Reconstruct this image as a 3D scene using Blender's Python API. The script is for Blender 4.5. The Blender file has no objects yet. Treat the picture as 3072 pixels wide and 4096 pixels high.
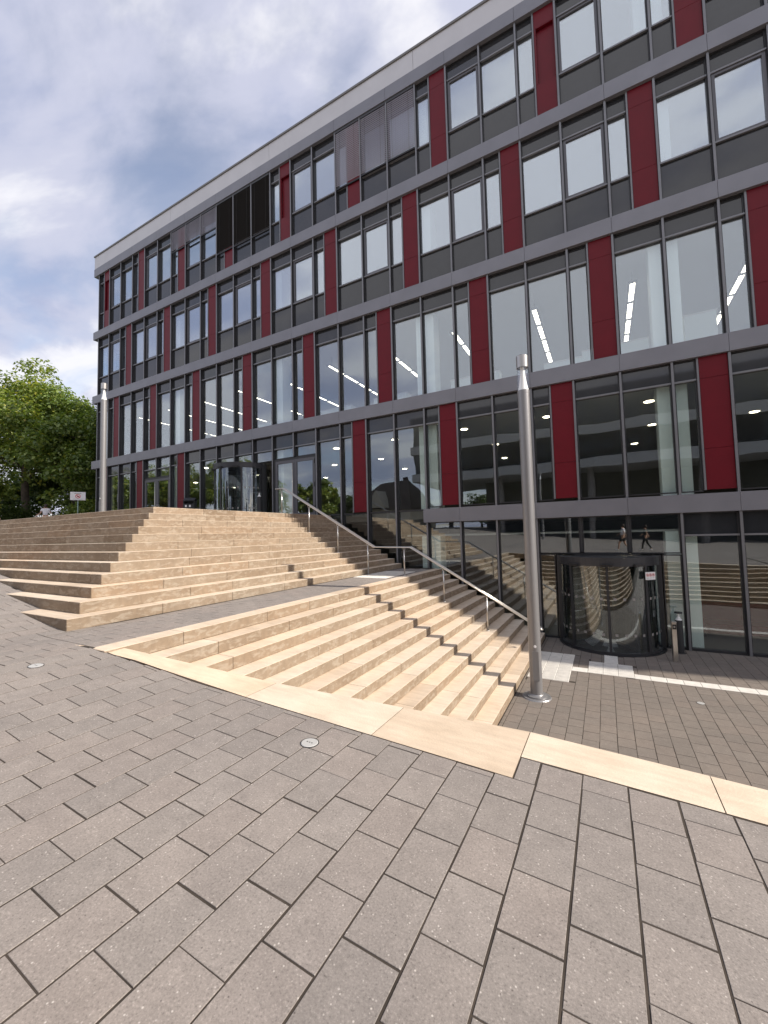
import bpy, bmesh, math, random
import numpy as np
from mathutils import Vector, Matrix
random.seed(7); np.random.seed(7)
R = math.radians
scn = bpy.context.scene
COL = scn.collection

# ------------------------------------------------------------------ camera
CAM = np.array([28.1435, -13.529, 3.325]); FPX = 1613.5
YAW, PIT, ROL = R(-28.625), R(3.172), R(-1.398)
fwd = np.array([math.sin(YAW)*math.cos(PIT), math.cos(YAW)*math.cos(PIT), math.sin(PIT)])
rgt = np.array([math.cos(YAW), -math.sin(YAW), 0.0]); upv = np.cross(rgt, fwd)
r2 = math.cos(ROL)*rgt + math.sin(ROL)*upv; u2 = -math.sin(ROL)*rgt + math.cos(ROL)*upv
cam = bpy.data.cameras.new('camera'); camo = bpy.data.objects.new('camera', cam); COL.objects.link(camo)
camo.matrix_world = Matrix(((r2[0], u2[0], -fwd[0], CAM[0]), (r2[1], u2[1], -fwd[1], CAM[1]), (r2[2], u2[2], -fwd[2], CAM[2]), (0, 0, 0, 1)))
cam.sensor_fit = 'VERTICAL'; cam.sensor_height = 24.0; cam.lens = FPX/4096*24.0
cam.clip_start = 0.05; cam.clip_end = 4000
scn.camera = camo
def px(p):                                             # where a point falls in the 3072 x 4096 photograph
    d = np.asarray(p, float)-CAM; z = d@fwd
    if z < .2: return None
    return 1536+FPX*(d@r2)/z, 2048-FPX*(d@u2)/z, z

# ------------------------------------------------------------------ world, sun, exposure
SUN_AZ, SUN_EL = R(6.0), R(36.0)                       # azimuth from +X towards +Y
w = bpy.data.worlds.new('World'); scn.world = w; w.use_nodes = True
nt = w.node_tree; nt.nodes.clear(); N = nt.nodes.new; LK = nt.links.new
out = N('ShaderNodeOutputWorld'); bg = N('ShaderNodeBackground'); bg.inputs[1].default_value = 0.074; LK(bg.outputs[0], out.inputs[0])
sky = N('ShaderNodeTexSky'); sky.sky_type = 'NISHITA'; sky.sun_disc = False; sky.sun_elevation = SUN_EL; sky.sun_rotation = math.pi/2-SUN_AZ
sky.air_density = 1.0; sky.dust_density = 1.5; sky.ozone_density = 2.0
tc = N('ShaderNodeTexCoord'); sep = N('ShaderNodeSeparateXYZ'); LK(tc.outputs['Generated'], sep.inputs[0])
def mth(op, a, b=None, c=None, clamp=False, tree=None):
    n = (tree or nt).nodes.new('ShaderNodeMath'); n.operation = op; n.use_clamp = clamp
    for i, v in enumerate((a, b, c)):
        if v is None: continue
        if isinstance(v, (int, float)): n.inputs[i].default_value = v
        else: (tree or nt).links.new(v, n.inputs[i])
    return n.outputs[0]
zz = mth('ADD', mth('MAXIMUM', sep.outputs[2], 0.0), 0.16)
cu = mth('DIVIDE', sep.outputs[0], zz); cv = mth('DIVIDE', sep.outputs[1], zz)
cmb = N('ShaderNodeCombineXYZ'); LK(cu, cmb.inputs[0]); LK(cv, cmb.inputs[1])
mp = N('ShaderNodeMapping'); mp.inputs['Rotation'].default_value = (0, 0, R(-50)); mp.inputs['Scale'].default_value = (0.85, 1.5, 1); mp.inputs['Location'].default_value = (2.9, 0.9, 0.3)
LK(cmb.outputs[0], mp.inputs[0])
def wnoise(scale, detail, rough, dist):
    n = N('ShaderNodeTexNoise'); n.inputs['Scale'].default_value = scale; n.inputs['Detail'].default_value = detail
    n.inputs['Roughness'].default_value = rough; n.inputs['Distortion'].default_value = dist; LK(mp.outputs[0], n.inputs['Vector']); return n.outputs[0]
def wramp(fac, stops):
    n = N('ShaderNodeValToRGB'); LK(fac, n.inputs[0]); e = n.color_ramp.elements
    e[0].position, e[0].color = stops[0]; e[1].position, e[1].color = stops[-1]
    for p, c in stops[1:-1]: x = e.new(p); x.color = c
    n.color_ramp.interpolation = 'EASE'
    return n.outputs[0]
cover = wramp(wnoise(1.7, 7.0, 0.52, 0.35), [(0.30, (.30, .30, .30, 1)), (0.47, (1, 1, 1, 1))])
dens = wramp(wnoise(1.15, 7.0, 0.55, 0.3), [(0.37, (5.1, 5.6, 7.7, 1)), (0.47, (7.1, 7.3, 8.9, 1)), (0.56, (10.8, 10.7, 11.2, 1))])
mix = N('ShaderNodeMix'); mix.data_type = 'RGBA'; LK(mth('MULTIPLY', cover, 0.93), mix.inputs[0]); 
skb = N('ShaderNodeMix'); skb.data_type = 'RGBA'; skb.blend_type = 'MULTIPLY'; skb.inputs[0].default_value = 1.0; LK(sky.outputs[0], skb.inputs[6]); skb.inputs[7].default_value = (3.0, 2.5, 2.2, 1)
LK(skb.outputs[2], mix.inputs[6]); LK(dens, mix.inputs[7]); LK(mix.outputs[2], bg.inputs[0])

sl = bpy.data.lights.new('sun', 'SUN'); sl.energy = 5.0; sl.angle = R(0.6); sl.color = (1.0, 0.91, 0.79)
so = bpy.data.objects.new('sun', sl); COL.objects.link(so)
sd = Vector((math.cos(SUN_EL)*math.cos(SUN_AZ), math.cos(SUN_EL)*math.sin(SUN_AZ), math.sin(SUN_EL)))
so.rotation_euler = sd.to_track_quat('Z', 'Y').to_euler(); so.location = (60, 5, 60)
vs = scn.view_settings; vs.view_transform = 'Standard'; vs.look = 'None'; vs.exposure = 0.34; vs.gamma = 1.0; vs.use_curve_mapping = False

# ------------------------------------------------------------------ mesh helpers
class MB:
    def __init__(s): s.v = []; s.f = []
    def add(s, vs, fs):
        b = len(s.v); s.v += [tuple(map(float, v)) for v in vs]; s.f += [tuple(b+i for i in f) for f in fs]; return s
    def box(s, x0, x1, y0, y1, z0, z1):
        return s.add([(x0,y0,z0),(x1,y0,z0),(x1,y1,z0),(x0,y1,z0),(x0,y0,z1),(x1,y0,z1),(x1,y1,z1),(x0,y1,z1)],
                     [(0,3,2,1),(4,5,6,7),(0,1,5,4),(1,2,6,5),(2,3,7,6),(3,0,4,7)])
    def bevbox(s, x0, x1, y0, y1, z0, z1, c=.004):
        # box whose twelve edges are chamfered
        vs = []
        for ax in range(3):
            for sg in (0, 1):
                for i, j in ((0,0),(1,0),(1,1),(0,1)):
                    p = [0,0,0]; lo = (x0,y0,z0); hi = (x1,y1,z1)
                    p[ax] = hi[ax] if sg else lo[ax]
                    a, b = (ax+1) % 3, (ax+2) % 3
                    p[a] = hi[a]-c if i else lo[a]+c; p[b] = hi[b]-c if j else lo[b]+c
                    vs.append(p)
        idx = lambda ax, sg, i, j: (ax*2+sg)*4+{(0,0):0,(1,0):1,(1,1):2,(0,1):3}[(i,j)]
        fs = []
        for ax in range(3):
            fs.append([idx(ax,1,0,0),idx(ax,1,1,0),idx(ax,1,1,1),idx(ax,1,0,1)]); fs.append([idx(ax,0,0,0),idx(ax,0,0,1),idx(ax,0,1,1),idx(ax,0,1,0)])
        def vid(face_ax, bits):  # vertex of face 'face_ax' nearest the corner 'bits'
            a, b = (face_ax+1) % 3, (face_ax+2) % 3
            return idx(face_ax, bits[face_ax], bits[a], bits[b])
        for ax in range(3):
            a, b = (ax+1) % 3, (ax+2) % 3
            for i in (0,1):
                for j in (0,1):
                    q = []
                    for fa, e in ((a,0),(a,1),(b,1),(b,0)):
                        bits = [0,0,0]; bits[ax] = e; bits[a] = i; bits[b] = j; q.append(vid(fa, bits))
                    fs.append(q if (i ^ j) else q[::-1])
        for i in (0,1):
            for j in (0,1):
                for k in (0,1):
                    q = [vid(0,(i,j,k)), vid(1,(i,j,k)), vid(2,(i,j,k))]; fs.append(q if (i+j+k) % 2 else q[::-1])
        return s.add(vs, fs)
    def prism(s, pts, z0, z1):
        n = len(pts); zz0 = z0 if callable(z0) else (lambda x, y: z0); zz1 = z1 if callable(z1) else (lambda x, y: z1)
        return s.add([(x,y,zz0(x,y)) for x,y in pts]+[(x,y,zz1(x,y)) for x,y in pts],
                     [tuple(range(n))[::-1], tuple(range(n,2*n))]+[(i,(i+1)%n,n+(i+1)%n,n+i) for i in range(n)])
    def lathe(s, prof, cx=0, cy=0, n=24, a0=0, a1=2*math.pi):
        full = abs(a1-a0-2*math.pi) < 1e-6; m = n if full else n+1; vs = []
        for i in range(m):
            a = a0+(a1-a0)*i/n
            for r_, z in prof: vs.append((cx+r_*math.cos(a), cy+r_*math.sin(a), z))
        k = len(prof); fs = []
        for i in range(n):
            j = (i+1) % m
            for q in range(k-1): fs.append((i*k+q, j*k+q, j*k+q+1, i*k+q+1))
        return s.add(vs, fs)
    def disc(s, cx, cy, z, r_, n=24):
        return s.add([(cx+r_*math.cos(2*math.pi*i/n), cy+r_*math.sin(2*math.pi*i/n), z) for i in range(n)], [tuple(range(n))])
    def tube(s, path, rad, n=8, cap=True):
        P = [Vector(p) for p in path]; rr = rad if isinstance(rad, (list, tuple)) else [rad]*len(P); vs = []; fs = []
        ref = Vector((0,0,1)); 
        for i, p in enumerate(P):
            d = (P[min(i+1,len(P)-1)]-P[max(i-1,0)]).normalized()
            u = d.cross(ref if abs(d.dot(ref)) < .95 else Vector((1,0,0))).normalized(); v = d.cross(u)
            for k in range(n):
                a = 2*math.pi*k/n; vs.append(p+(u*math.cos(a)+v*math.sin(a))*rr[i])
        for i in range(len(P)-1):
            for k in range(n): fs.append((i*n+k, i*n+(k+1)%n, (i+1)*n+(k+1)%n, (i+1)*n+k))
        if cap: fs += [tuple(range(n))[::-1], tuple((len(P)-1)*n+k for k in range(n))]
        return s.add(vs, fs)
    def ico(s, c, rad, sub=2, scale=(1,1,1)):
        bm = bmesh.new(); bmesh.ops.create_icosphere(bm, subdivisions=sub, radius=rad)
        vs = [(c[0]+v.co.x*scale[0], c[1]+v.co.y*scale[1], c[2]+v.co.z*scale[2]) for v in bm.verts]
        fs = [tuple(v.index for v in f.verts) for f in bm.faces]; bm.free(); return s.add(vs, fs)
    def mesh(s, name, mat, smooth=False):
        me = bpy.data.meshes.new(name); me.from_pydata(s.v, [], s.f); me.update()
        if mat: me.materials.append(mat)
        if smooth:
            me.polygons.foreach_set('use_smooth', [True]*len(me.polygons))
        return me
    def build(s, name, mat, parent=None, smooth=False, angle=None):
        me = s.mesh(name, mat, smooth)
        if angle: 
            bm = bmesh.new(); bm.from_mesh(me)
            for f in bm.faces: f.smooth = True
            for e in bm.edges:
                e.smooth = len(e.link_faces) == 2 and e.calc_face_angle(0) < angle
            bm.to_mesh(me); bm.free()
        return link(name, me, parent)
def link(name, data, parent=None, loc=None):
    o = bpy.data.objects.new(name, data); COL.objects.link(o)
    if parent: o.parent = parent
    if loc is not None: o.location = loc
    return o
def empty(name, loc=(0,0,0)):
    o = link(name, None, None, loc); o.empty_display_size = .2; return o
def tag(o, label=None, cat=None, group=None, kind=None):
    if label: o['label'] = label
    if cat: o['category'] = cat
    if group: o['group'] = group
    if kind: o['kind'] = kind
    return o
def B(name, mat, parent, *b, bev=0):
    m = MB(); (m.bevbox(*b, c=bev) if bev else m.box(*b)); return m.build(name, mat, parent)

# ------------------------------------------------------------------ materials
def newmat(name):
    m = bpy.data.materials.new(name); m.use_nodes = True; t = m.node_tree; t.nodes.clear()
    o = t.nodes.new('ShaderNodeOutputMaterial'); return m, t, o
def node(t, kind, **kw):
    n = t.nodes.new(kind)
    for k, v in kw.items():
        if k in n.inputs:
            if hasattr(v, 'is_output'): t.links.new(v, n.inputs[k])
            else: n.inputs[k].default_value = v
        else: setattr(n, k, v)
    return n
def noise(t, vec, scale, detail=3, rough=.5, dist=0):
    n = node(t, 'ShaderNodeTexNoise'); n.inputs['Scale'].default_value = scale; n.inputs['Detail'].default_value = detail
    n.inputs['Roughness'].default_value = rough; n.inputs['Distortion'].default_value = dist; t.links.new(vec, n.inputs['Vector']); return n.outputs[0]
def ramp(t, fac, stops):
    n = t.nodes.new('ShaderNodeValToRGB'); t.links.new(fac, n.inputs[0]); e = n.color_ramp.elements
    f4 = lambda c: (c, c, c, 1) if isinstance(c, (int, float)) else (*c, 1)
    e[0].position, e[0].color = stops[0][0], f4(stops[0][1]); e[1].position, e[1].color = stops[-1][0], f4(stops[-1][1])
    for p, c in stops[1:-1]: x = e.new(p); x.color = f4(c)
    return n.outputs[0]
def mixc(t, fac, a, b, mode='MIX'):
    n = t.nodes.new('ShaderNodeMix'); n.data_type = 'RGBA'; n.blend_type = mode
    for i, v in ((0, fac), (6, a), (7, b)):
        if isinstance(v, (int, float)): n.inputs[i].default_value = v
        elif isinstance(v, tuple): n.inputs[i].default_value = (*v, 1)
        else: t.links.new(v, n.inputs[i])
    return n.outputs[2]
def pos(t, scale=(1,1,1), space='world'):
    g = t.nodes.new('ShaderNodeNewGeometry').outputs['Position'] if space == 'world' else t.nodes.new('ShaderNodeTexCoord').outputs['Object']
    m = t.nodes.new('ShaderNodeMapping'); m.inputs['Scale'].default_value = scale; t.links.new(g, m.inputs[0]); return m.outputs[0]
def rnd(t):                                            # one number per object and per loose piece
    a = t.nodes.new('ShaderNodeObjectInfo').outputs['Random']; b = t.nodes.new('ShaderNodeNewGeometry').outputs['Random Per Island']
    return mth('FRACT', mth('ADD', mth('MULTIPLY', a, 7.31, tree=t), b, tree=t), tree=t)
def pbr(name, col, rough=.5, metal=0.0, bump=0, bscale=60, coat=0, emit=None, var=0.0, vscale=3, spec=.5):
    m, t, o = newmat(name); p = t.nodes.new('ShaderNodeBsdfPrincipled'); t.links.new(p.outputs[0], o.inputs[0])
    p.inputs['Roughness'].default_value = rough; p.inputs['Metallic'].default_value = metal; p.inputs['Coat Weight'].default_value = coat
    p.inputs['Specular IOR Level'].default_value = spec
    if var:
        n = noise(t, pos(t), vscale, 4); c = ramp(t, n, [(.3, tuple(x*(1-var) for x in col)), (.7, tuple(min(1, x*(1+var)) for x in col))]); t.links.new(c, p.inputs['Base Color'])
    else: p.inputs['Base Color'].default_value = (*col, 1)
    if emit: p.inputs['Emission Color'].default_value = (*emit[0], 1); p.inputs['Emission Strength'].default_value = emit[1]
    if bump:
        b = node(t, 'ShaderNodeBump'); b.inputs['Strength'].default_value = bump; b.inputs['Distance'].default_value = .01
        t.links.new(noise(t, pos(t), bscale, 4), b.inputs['Height']); t.links.new(b.outputs[0], p.inputs['Normal'])
    return m
def glass(name, tint, base, wob=.006, rough=0.0):
    m, t, o = newmat(name)
    tr = node(t, 'ShaderNodeBsdfTransparent'); tr.inputs[0].default_value = (*tint, 1)
    gl = node(t, 'ShaderNodeBsdfGlossy'); gl.inputs['Color'].default_value = (.88, .94, 1, 1); gl.inputs['Roughness'].default_value = rough
    if wob:
        b = node(t, 'ShaderNodeBump'); b.inputs['Strength'].default_value = 1; b.inputs['Distance'].default_value = wob
        t.links.new(noise(t, pos(t), .55, 1.5), b.inputs['Height']); t.links.new(b.outputs[0], gl.inputs['Normal'])
    fr = node(t, 'ShaderNodeLayerWeight'); fr.inputs[0].default_value = .5      # same from both sides of the pane
    fac = mth('ADD', mth('MULTIPLY', mth('POWER', fr.outputs['Facing'], 4.5, tree=t), .9, tree=t), base, clamp=True, tree=t)
    mx = node(t, 'ShaderNodeMixShader'); t.links.new(fac, mx.inputs[0]); t.links.new(tr.outputs[0], mx.inputs[1]); t.links.new(gl.outputs[0], mx.inputs[2]); t.links.new(mx.outputs[0], o.inputs[0])
    return m

def stone_mat(name, tint=(1,1,1)):
    m, t, o = newmat(name); p = t.nodes.new('ShaderNodeBsdfPrincipled'); t.links.new(p.outputs[0], o.inputs[0])
    P = pos(t); r0 = rnd(t)
    P2 = pos(t, (1, 1, 2.6)); 
    base = ramp(t, noise(t, P, 2.2, 5, .6), [(.25, (.57*tint[0], .475*tint[1], .375*tint[2])), (.5, (.65*tint[0], .555*tint[1], .45*tint[2])), (.75, (.71*tint[0], .62*tint[1], .515*tint[2]))])
    blk = ramp(t, r0, [(0, (.84,.80,.76)), (.35, (.98,.95,.92)), (.7, (1.0,1.0,1.0)), (1, (1.05,.97,.90))])
    c = mixc(t, 1.0, base, blk, 'MULTIPLY')
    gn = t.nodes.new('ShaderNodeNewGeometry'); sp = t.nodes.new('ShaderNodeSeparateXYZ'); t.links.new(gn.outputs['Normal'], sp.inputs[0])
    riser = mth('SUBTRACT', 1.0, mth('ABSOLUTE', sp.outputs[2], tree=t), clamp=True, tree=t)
    c = mixc(t, mth('MULTIPLY', riser, .95, tree=t), c, mixc(t, 1, c, (.375, .345, .312), 'MULTIPLY'))  # upright faces darker: dirt, with extra stair shading put into the colour
    # lime bloom and dirt runs on the upright faces
    bloom = ramp(t, noise(t, P2, 5.5, 6, .62, .6), [(.50, 0.0), (.60, .85)])
    c = mixc(t, mth('MULTIPLY', mth('MULTIPLY', bloom, riser, tree=t), .45, tree=t), c, (.44, .39, .325))
    runs = ramp(t, noise(t, pos(t, (9, 9, 1.2)), 1.6, 5, .6), [(.50, 0.0), (.72, .75)])
    blot = ramp(t, noise(t, P, 3.2, 4, .6), [(.48, 0.0), (.66, 1.0)])
    c = mixc(t, mth('MULTIPLY', mth('MULTIPLY', runs, blot, tree=t), mth('MULTIPLY', riser, .85, tree=t), tree=t), c, (.20, .15, .105))
    # faint layering and scuffs on the treads
    lay = ramp(t, noise(t, pos(t, (3, 16, 10)), 1.0, 5, .55, .4), [(.35, .93), (.65, 1.06)])
    c = mixc(t, 1.0, c, lay, 'MULTIPLY')
    fine = ramp(t, noise(t, P, 160, 2), [(.3, .92), (.7, 1.06)])
    c = mixc(t, 1.0, c, fine, 'MULTIPLY')
    t.links.new(c, p.inputs['Base Color']); p.inputs['Roughness'].default_value = .72; p.inputs['Specular IOR Level'].default_value = .3
    b = node(t, 'ShaderNodeBump'); b.inputs['Strength'].default_value = .5; b.inputs['Distance'].default_value = .004
    t.links.new(noise(t, P, 70, 5), b.inputs['Height']); t.links.new(b.outputs[0], p.inputs['Normal'])
    return m
def paver_mat(name, col, sp=1.0):
    m, t, o = newmat(name); p = t.nodes.new('ShaderNodeBsdfPrincipled'); t.links.new(p.outputs[0], o.inputs[0])
    P = pos(t); r0 = rnd(t)
    c0 = ramp(t, r0, [(0, tuple(x*.95 for x in col)), (.3, (col[0]*.985, col[1]*.985, col[2]*.985)), (.6, (col[0]*1.035, col[1]*1.01, col[2]*1.0)), (1, tuple(x*1.05 for x in col))])
    big = ramp(t, noise(t, P, .9, 4, .55), [(.3, (.90,.90,.91)), (.7, (1.07,1.06,1.05))]); c = mixc(t, 1, c0, big, 'MULTIPLY')
    mid = ramp(t, noise(t, P, 9, 5, .65), [(.3, .90), (.7, 1.08)]); c = mixc(t, 1, c, mid, 'MULTIPLY')
    grit = ramp(t, noise(t, P, 110, 4, .75), [(.30, .60), (.45, .96), (.56, 1.04), (.70, 1.45)]); c = mixc(t, sp, c, grit, 'MULTIPLY')
    vo = node(t, 'ShaderNodeTexVoronoi'); vo.inputs['Scale'].default_value = 52; t.links.new(P, vo.inputs['Vector'])
    fleck = ramp(t, vo.outputs['Distance'], [(.10, 1.0), (.24, 0.0)]); 
    vo2 = node(t, 'ShaderNodeTexVoronoi'); vo2.inputs['Scale'].default_value = 48; t.links.new(pos(t, (1,1,1.1)), vo2.inputs['Vector'])
    pit = ramp(t, vo2.outputs['Distance'], [(.08, 1.0), (.19, 0.0)])
    sel = ramp(t, noise(t, P, 31, 1), [(.50, 0.0), (.62, 1.0)])
    c = mixc(t, mth('MULTIPLY', fleck, mth('MULTIPLY', sel, .7*sp, tree=t), tree=t), c, (.62, .58, .54))
    sel2 = ramp(t, noise(t, P, 27, 1), [(.36, 1.0), (.48, 0.0)])
    c = mixc(t, mth('MULTIPLY', pit, mth('MULTIPLY', sel2, .75*sp, tree=t), tree=t), c, (.07, .06, .055))
    t.links.new(c, p.inputs['Base Color']); p.inputs['Roughness'].default_value = .85; p.inputs['Specular IOR Level'].default_value = .25
    b = node(t, 'ShaderNodeBump'); b.inputs['Strength'].default_value = .55; b.inputs['Distance'].default_value = .003
    t.links.new(noise(t, P, 210, 4, .7), b.inputs['Height']); t.links.new(b.outputs[0], p.inputs['Normal'])
    return m
def leaf_mat(name, dark, light, yellow, yfrac=.08):
    m, t, o = newmat(name); r0 = rnd(t)
    c = ramp(t, r0, [(0, dark), (.55, tuple((a+b)/2 for a, b in zip(dark, light))), (1-yfrac, light), (1, yellow)])
    c = mixc(t, 1, c, ramp(t, noise(t, pos(t), .45, 3), [(.3, (.75,.82,.8)), (.7, (1.25,1.18,1.0))]), 'MULTIPLY')
    d = node(t, 'ShaderNodeBsdfDiffuse'); t.links.new(c, d.inputs[0]); tl = node(t, 'ShaderNodeBsdfTranslucent'); t.links.new(mixc(t, 1, c, (1.3, 1.35, .6), 'MULTIPLY'), tl.inputs[0])
    g = node(t, 'ShaderNodeBsdfGlossy'); g.inputs['Roughness'].default_value = .45; g.inputs['Color'].default_value = (.6,.65,.6,1)
    m1 = node(t, 'ShaderNodeMixShader'); m1.inputs[0].default_value = .38; t.links.new(d.outputs[0], m1.inputs[1]); t.links.new(tl.outputs[0], m1.inputs[2])
    m2 = node(t, 'ShaderNodeMixShader'); m2.inputs[0].default_value = .07; t.links.new(m1.outputs[0], m2.inputs[1]); t.links.new(g.outputs[0], m2.inputs[2]); t.links.new(m2.outputs[0], o.inputs[0])
    return m
def brick_mat(name, col, mortar, bw, bh):
    m, t, o = newmat(name); p = t.nodes.new('ShaderNodeBsdfPrincipled'); t.links.new(p.outputs[0], o.inputs[0])
    br = node(t, 'ShaderNodeTexBrick'); mpn = t.nodes.new('ShaderNodeMapping'); mpn.inputs['Rotation'].default_value = (0, 0, R(90))
    t.links.new(t.nodes.new('ShaderNodeNewGeometry').outputs['Position'], mpn.inputs[0]); t.links.new(mpn.outputs[0], br.inputs['Vector'])
    br.inputs['Scale'].default_value = 1; br.inputs['Brick Width'].default_value = bw; br.inputs['Row Height'].default_value = bh; br.inputs['Mortar Size'].default_value = .004
    br.inputs['Color1'].default_value = (*[x*.94 for x in col], 1); br.inputs['Color2'].default_value = (*[x*1.05 for x in col], 1); br.inputs['Mortar'].default_value = (*mortar, 1)
    c = mixc(t, 1, br.outputs[0], ramp(t, noise(t, pos(t), 1.1, 5), [(.3, .88), (.7, 1.08)]), 'MULTIPLY')
    t.links.new(c, p.inputs['Base Color']); p.inputs['Roughness'].default_value = .85; p.inputs['Specular IOR Level'].default_value = .2; return m

M = {}
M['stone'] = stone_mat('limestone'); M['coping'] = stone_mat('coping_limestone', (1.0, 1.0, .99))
PCOL = (.258, .235, .219)
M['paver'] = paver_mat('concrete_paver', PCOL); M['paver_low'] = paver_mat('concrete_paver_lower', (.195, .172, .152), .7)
M['paved'] = brick_mat('far_paving', PCOL, (.10, .085, .07), .32, .2456)
M['bed'] = pbr('joint_sand', (.042, .033, .026), .95, var=.4, vscale=6)
M['tactile'] = pbr('white_concrete', (.66, .64, .60), .8, bump=.4, bscale=90, var=.10, vscale=8)
M['concrete'] = pbr('grey_concrete', (.28, .27, .26), .85, var=.12, vscale=2)
M['soil'] = pbr('soil_and_grass', (.06, .075, .03), .95, var=.4, vscale=1.2)
M['band'] = pbr('band_metal', (.215, .217, .245), .42, .25, var=.07, vscale=1.3)
M['fascia'] = pbr('fascia_metal', (.58, .57, .58), .45, .3, var=.05, vscale=.9)
M['coping_metal'] = pbr('roof_coping', (.20, .195, .19), .5, .4)
M['fin'] = pbr('fin_metal', (.20, .203, .22), .40, .3, var=.06)
M['frame'] = pbr('anthracite_frame', (.042, .043, .048), .42, .2)
M['frame2'] = pbr('sash_frame', (.12, .12, .135), .42, .25)
M['spandrel'] = pbr('spandrel_glass', (.030, .032, .036), .04, 0, spec=.75, var=.1)
M['red'] = pbr('red_panel', (.135, .003, .011), .45, 0, var=.06, spec=.28)
M['slat'] = pbr('blind_slat', (.50, .52, .64), .5, .2)
M['slat_dark'] = pbr('blind_slat_dark', (.022, .022, .025), .45, .3)
M['glass'] = glass('window_glass', (.92, .95, .955), .37)
M['glass_mid'] = glass('middle_storey_glass', (.96, .985, .985), .20)
M['glass_low'] = glass('lobby_glass', (.955, .985, .97), .15)
M['door_glass'] = glass('door_glass', (.86, .90, .89), .13, wob=.004)
M['lamp_glass'] = glass('clear_lamp_glass', (.97, .98, .99), .10, wob=0)
M['white'] = pbr('white_paint', (.78, .78, .77), .5)
M['ceil'] = pbr('ceiling_board', (.50, .51, .50), .8)
M['column'] = pbr('pale_column', (.86, .95, .93), .6)
M['inwall'] = pbr('interior_wall', (.12, .125, .13), .8, var=.1, vscale=.6)
M['darkwall'] = pbr('dark_interior_wall', (.09, .095, .09), .8, var=.2, vscale=.5)
M['infloor'] = pbr('interior_floor', (.20, .19, .18), .5)
M['lamp_on'] = pbr('lit_tube', (.9, .88, .8), .5, emit=((1, .90, .72), 5.5))
M['down_on'] = pbr('lit_downlight', (.9, .88, .8), .5, emit=((1, .86, .62), 11.0))
M['steel'] = pbr('brushed_steel', (.62, .60, .57), .28, 1.0, bump=.08, bscale=160)
M['lampgrey'] = pbr('lamp_grey_paint', (.27, .27, .28), .36, .45, bump=.10, bscale=260)
M['lamphead'] = pbr('lamp_head_metal', (.45, .44, .43), .30, .8)
M['capmetal'] = pbr('pale_zinc', (.50, .50, .49), .5, .2)
M['reflector'] = pbr('white_reflector', (.90, .90, .89), .45)
M['dark'] = pbr('dark_plastic', (.018, .018, .02), .4)
M['bin'] = pbr('dark_bin_paint', (.028, .030, .034), .45, var=.15)
M['sign_white'] = pbr('sign_white', (.80, .80, .82), .4)
M['sign_red'] = pbr('sign_red', (.62, .06, .05), .4)
M['sign_black'] = pbr('sign_black', (.03, .03, .03), .5)
M['greenpost'] = pbr('green_grey_post', (.24, .33, .30), .45, .3)
M['bark'] = pbr('bark', (.085, .068, .052), .9, bump=.6, bscale=18, var=.3, vscale=5)
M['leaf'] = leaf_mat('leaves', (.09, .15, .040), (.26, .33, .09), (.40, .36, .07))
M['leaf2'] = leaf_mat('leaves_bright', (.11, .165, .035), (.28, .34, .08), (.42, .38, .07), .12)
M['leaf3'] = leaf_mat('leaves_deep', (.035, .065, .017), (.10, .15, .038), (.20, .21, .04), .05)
M['skin'] = pbr('skin', (.50, .30, .21), .55); M['hair'] = pbr('brown_hair', (.045, .028, .02), .6)
M['tshirt'] = pbr('white_cotton', (.80, .80, .85), .8); M['jeans'] = pbr('pale_denim', (.27, .34, .40), .85, var=.15, vscale=9)
M['navy'] = pbr('navy_cloth', (.02, .025, .07), .8); M['black'] = pbr('black_cloth', (.02, .02, .022), .8); M['shoe'] = pbr('white_shoe', (.7,.7,.7), .6)
M['render_wall'] = pbr('cream_render', (.50, .46, .38), .8, var=.06); M['tiles'] = pbr('dark_roof_tiles', (.085, .060, .050), .8, var=.2, vscale=4)
M['opp_dark'] = pbr('opposite_glazing', (.055, .062, .064), .2, var=.2, vscale=.4); M['opp_band'] = pbr('opposite_band', (.36, .37, .38), .6, var=.05)

# ------------------------------------------------------------------ levels and ground
MOD = 1.25
Z = dict(Rt=22.069, Rs=21.171, Rl=20.643, At=16.901, Ab=16.404, Bt=12.660, Bb=12.166, Ct=8.430, Cb=7.935, Dt=4.2075, Db=3.715)
RI, ZL = .17225, 2.0775; ZT = ZL+12*RI                 # riser, landing level, top level
TU, TL = .287, .2985                                    # tread of the upper and lower flights
XU, YU = 18.36, -7.52                                   # corner of the top step
XLW = 23.087                                            # first nosing of the lower flight
UX = lambda k: XU+k*TU
UY = lambda k: YU-k*TU
LX = lambda k: XLW+k*TL
GX = [(-400, ZT), (5.0, ZT), (21.05, 2.122), (21.2, 2.1052), (21.35, 2.0924), (21.5, 2.0836), (21.65, 2.0789), (21.75, 2.0780), (22.8, 2.0765), (24.5, 1.923), (40, 1.241), (400, 1.241)]
def g(x, y):
    for (a, za), (b, zb) in zip(GX, GX[1:]):
        if x <= b: z = za+(zb-za)*(x-a)/(b-a); break
    k = min(1, max(0, (x-5)/8))
    return z - .018*k*(max(y, -40)+10.6)
def gslope(x, y): e = .05; return (g(x+e, y)-g(x-e, y))/(2*e), (g(x, y+e)-g(x, y-e))/(2*e)

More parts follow.
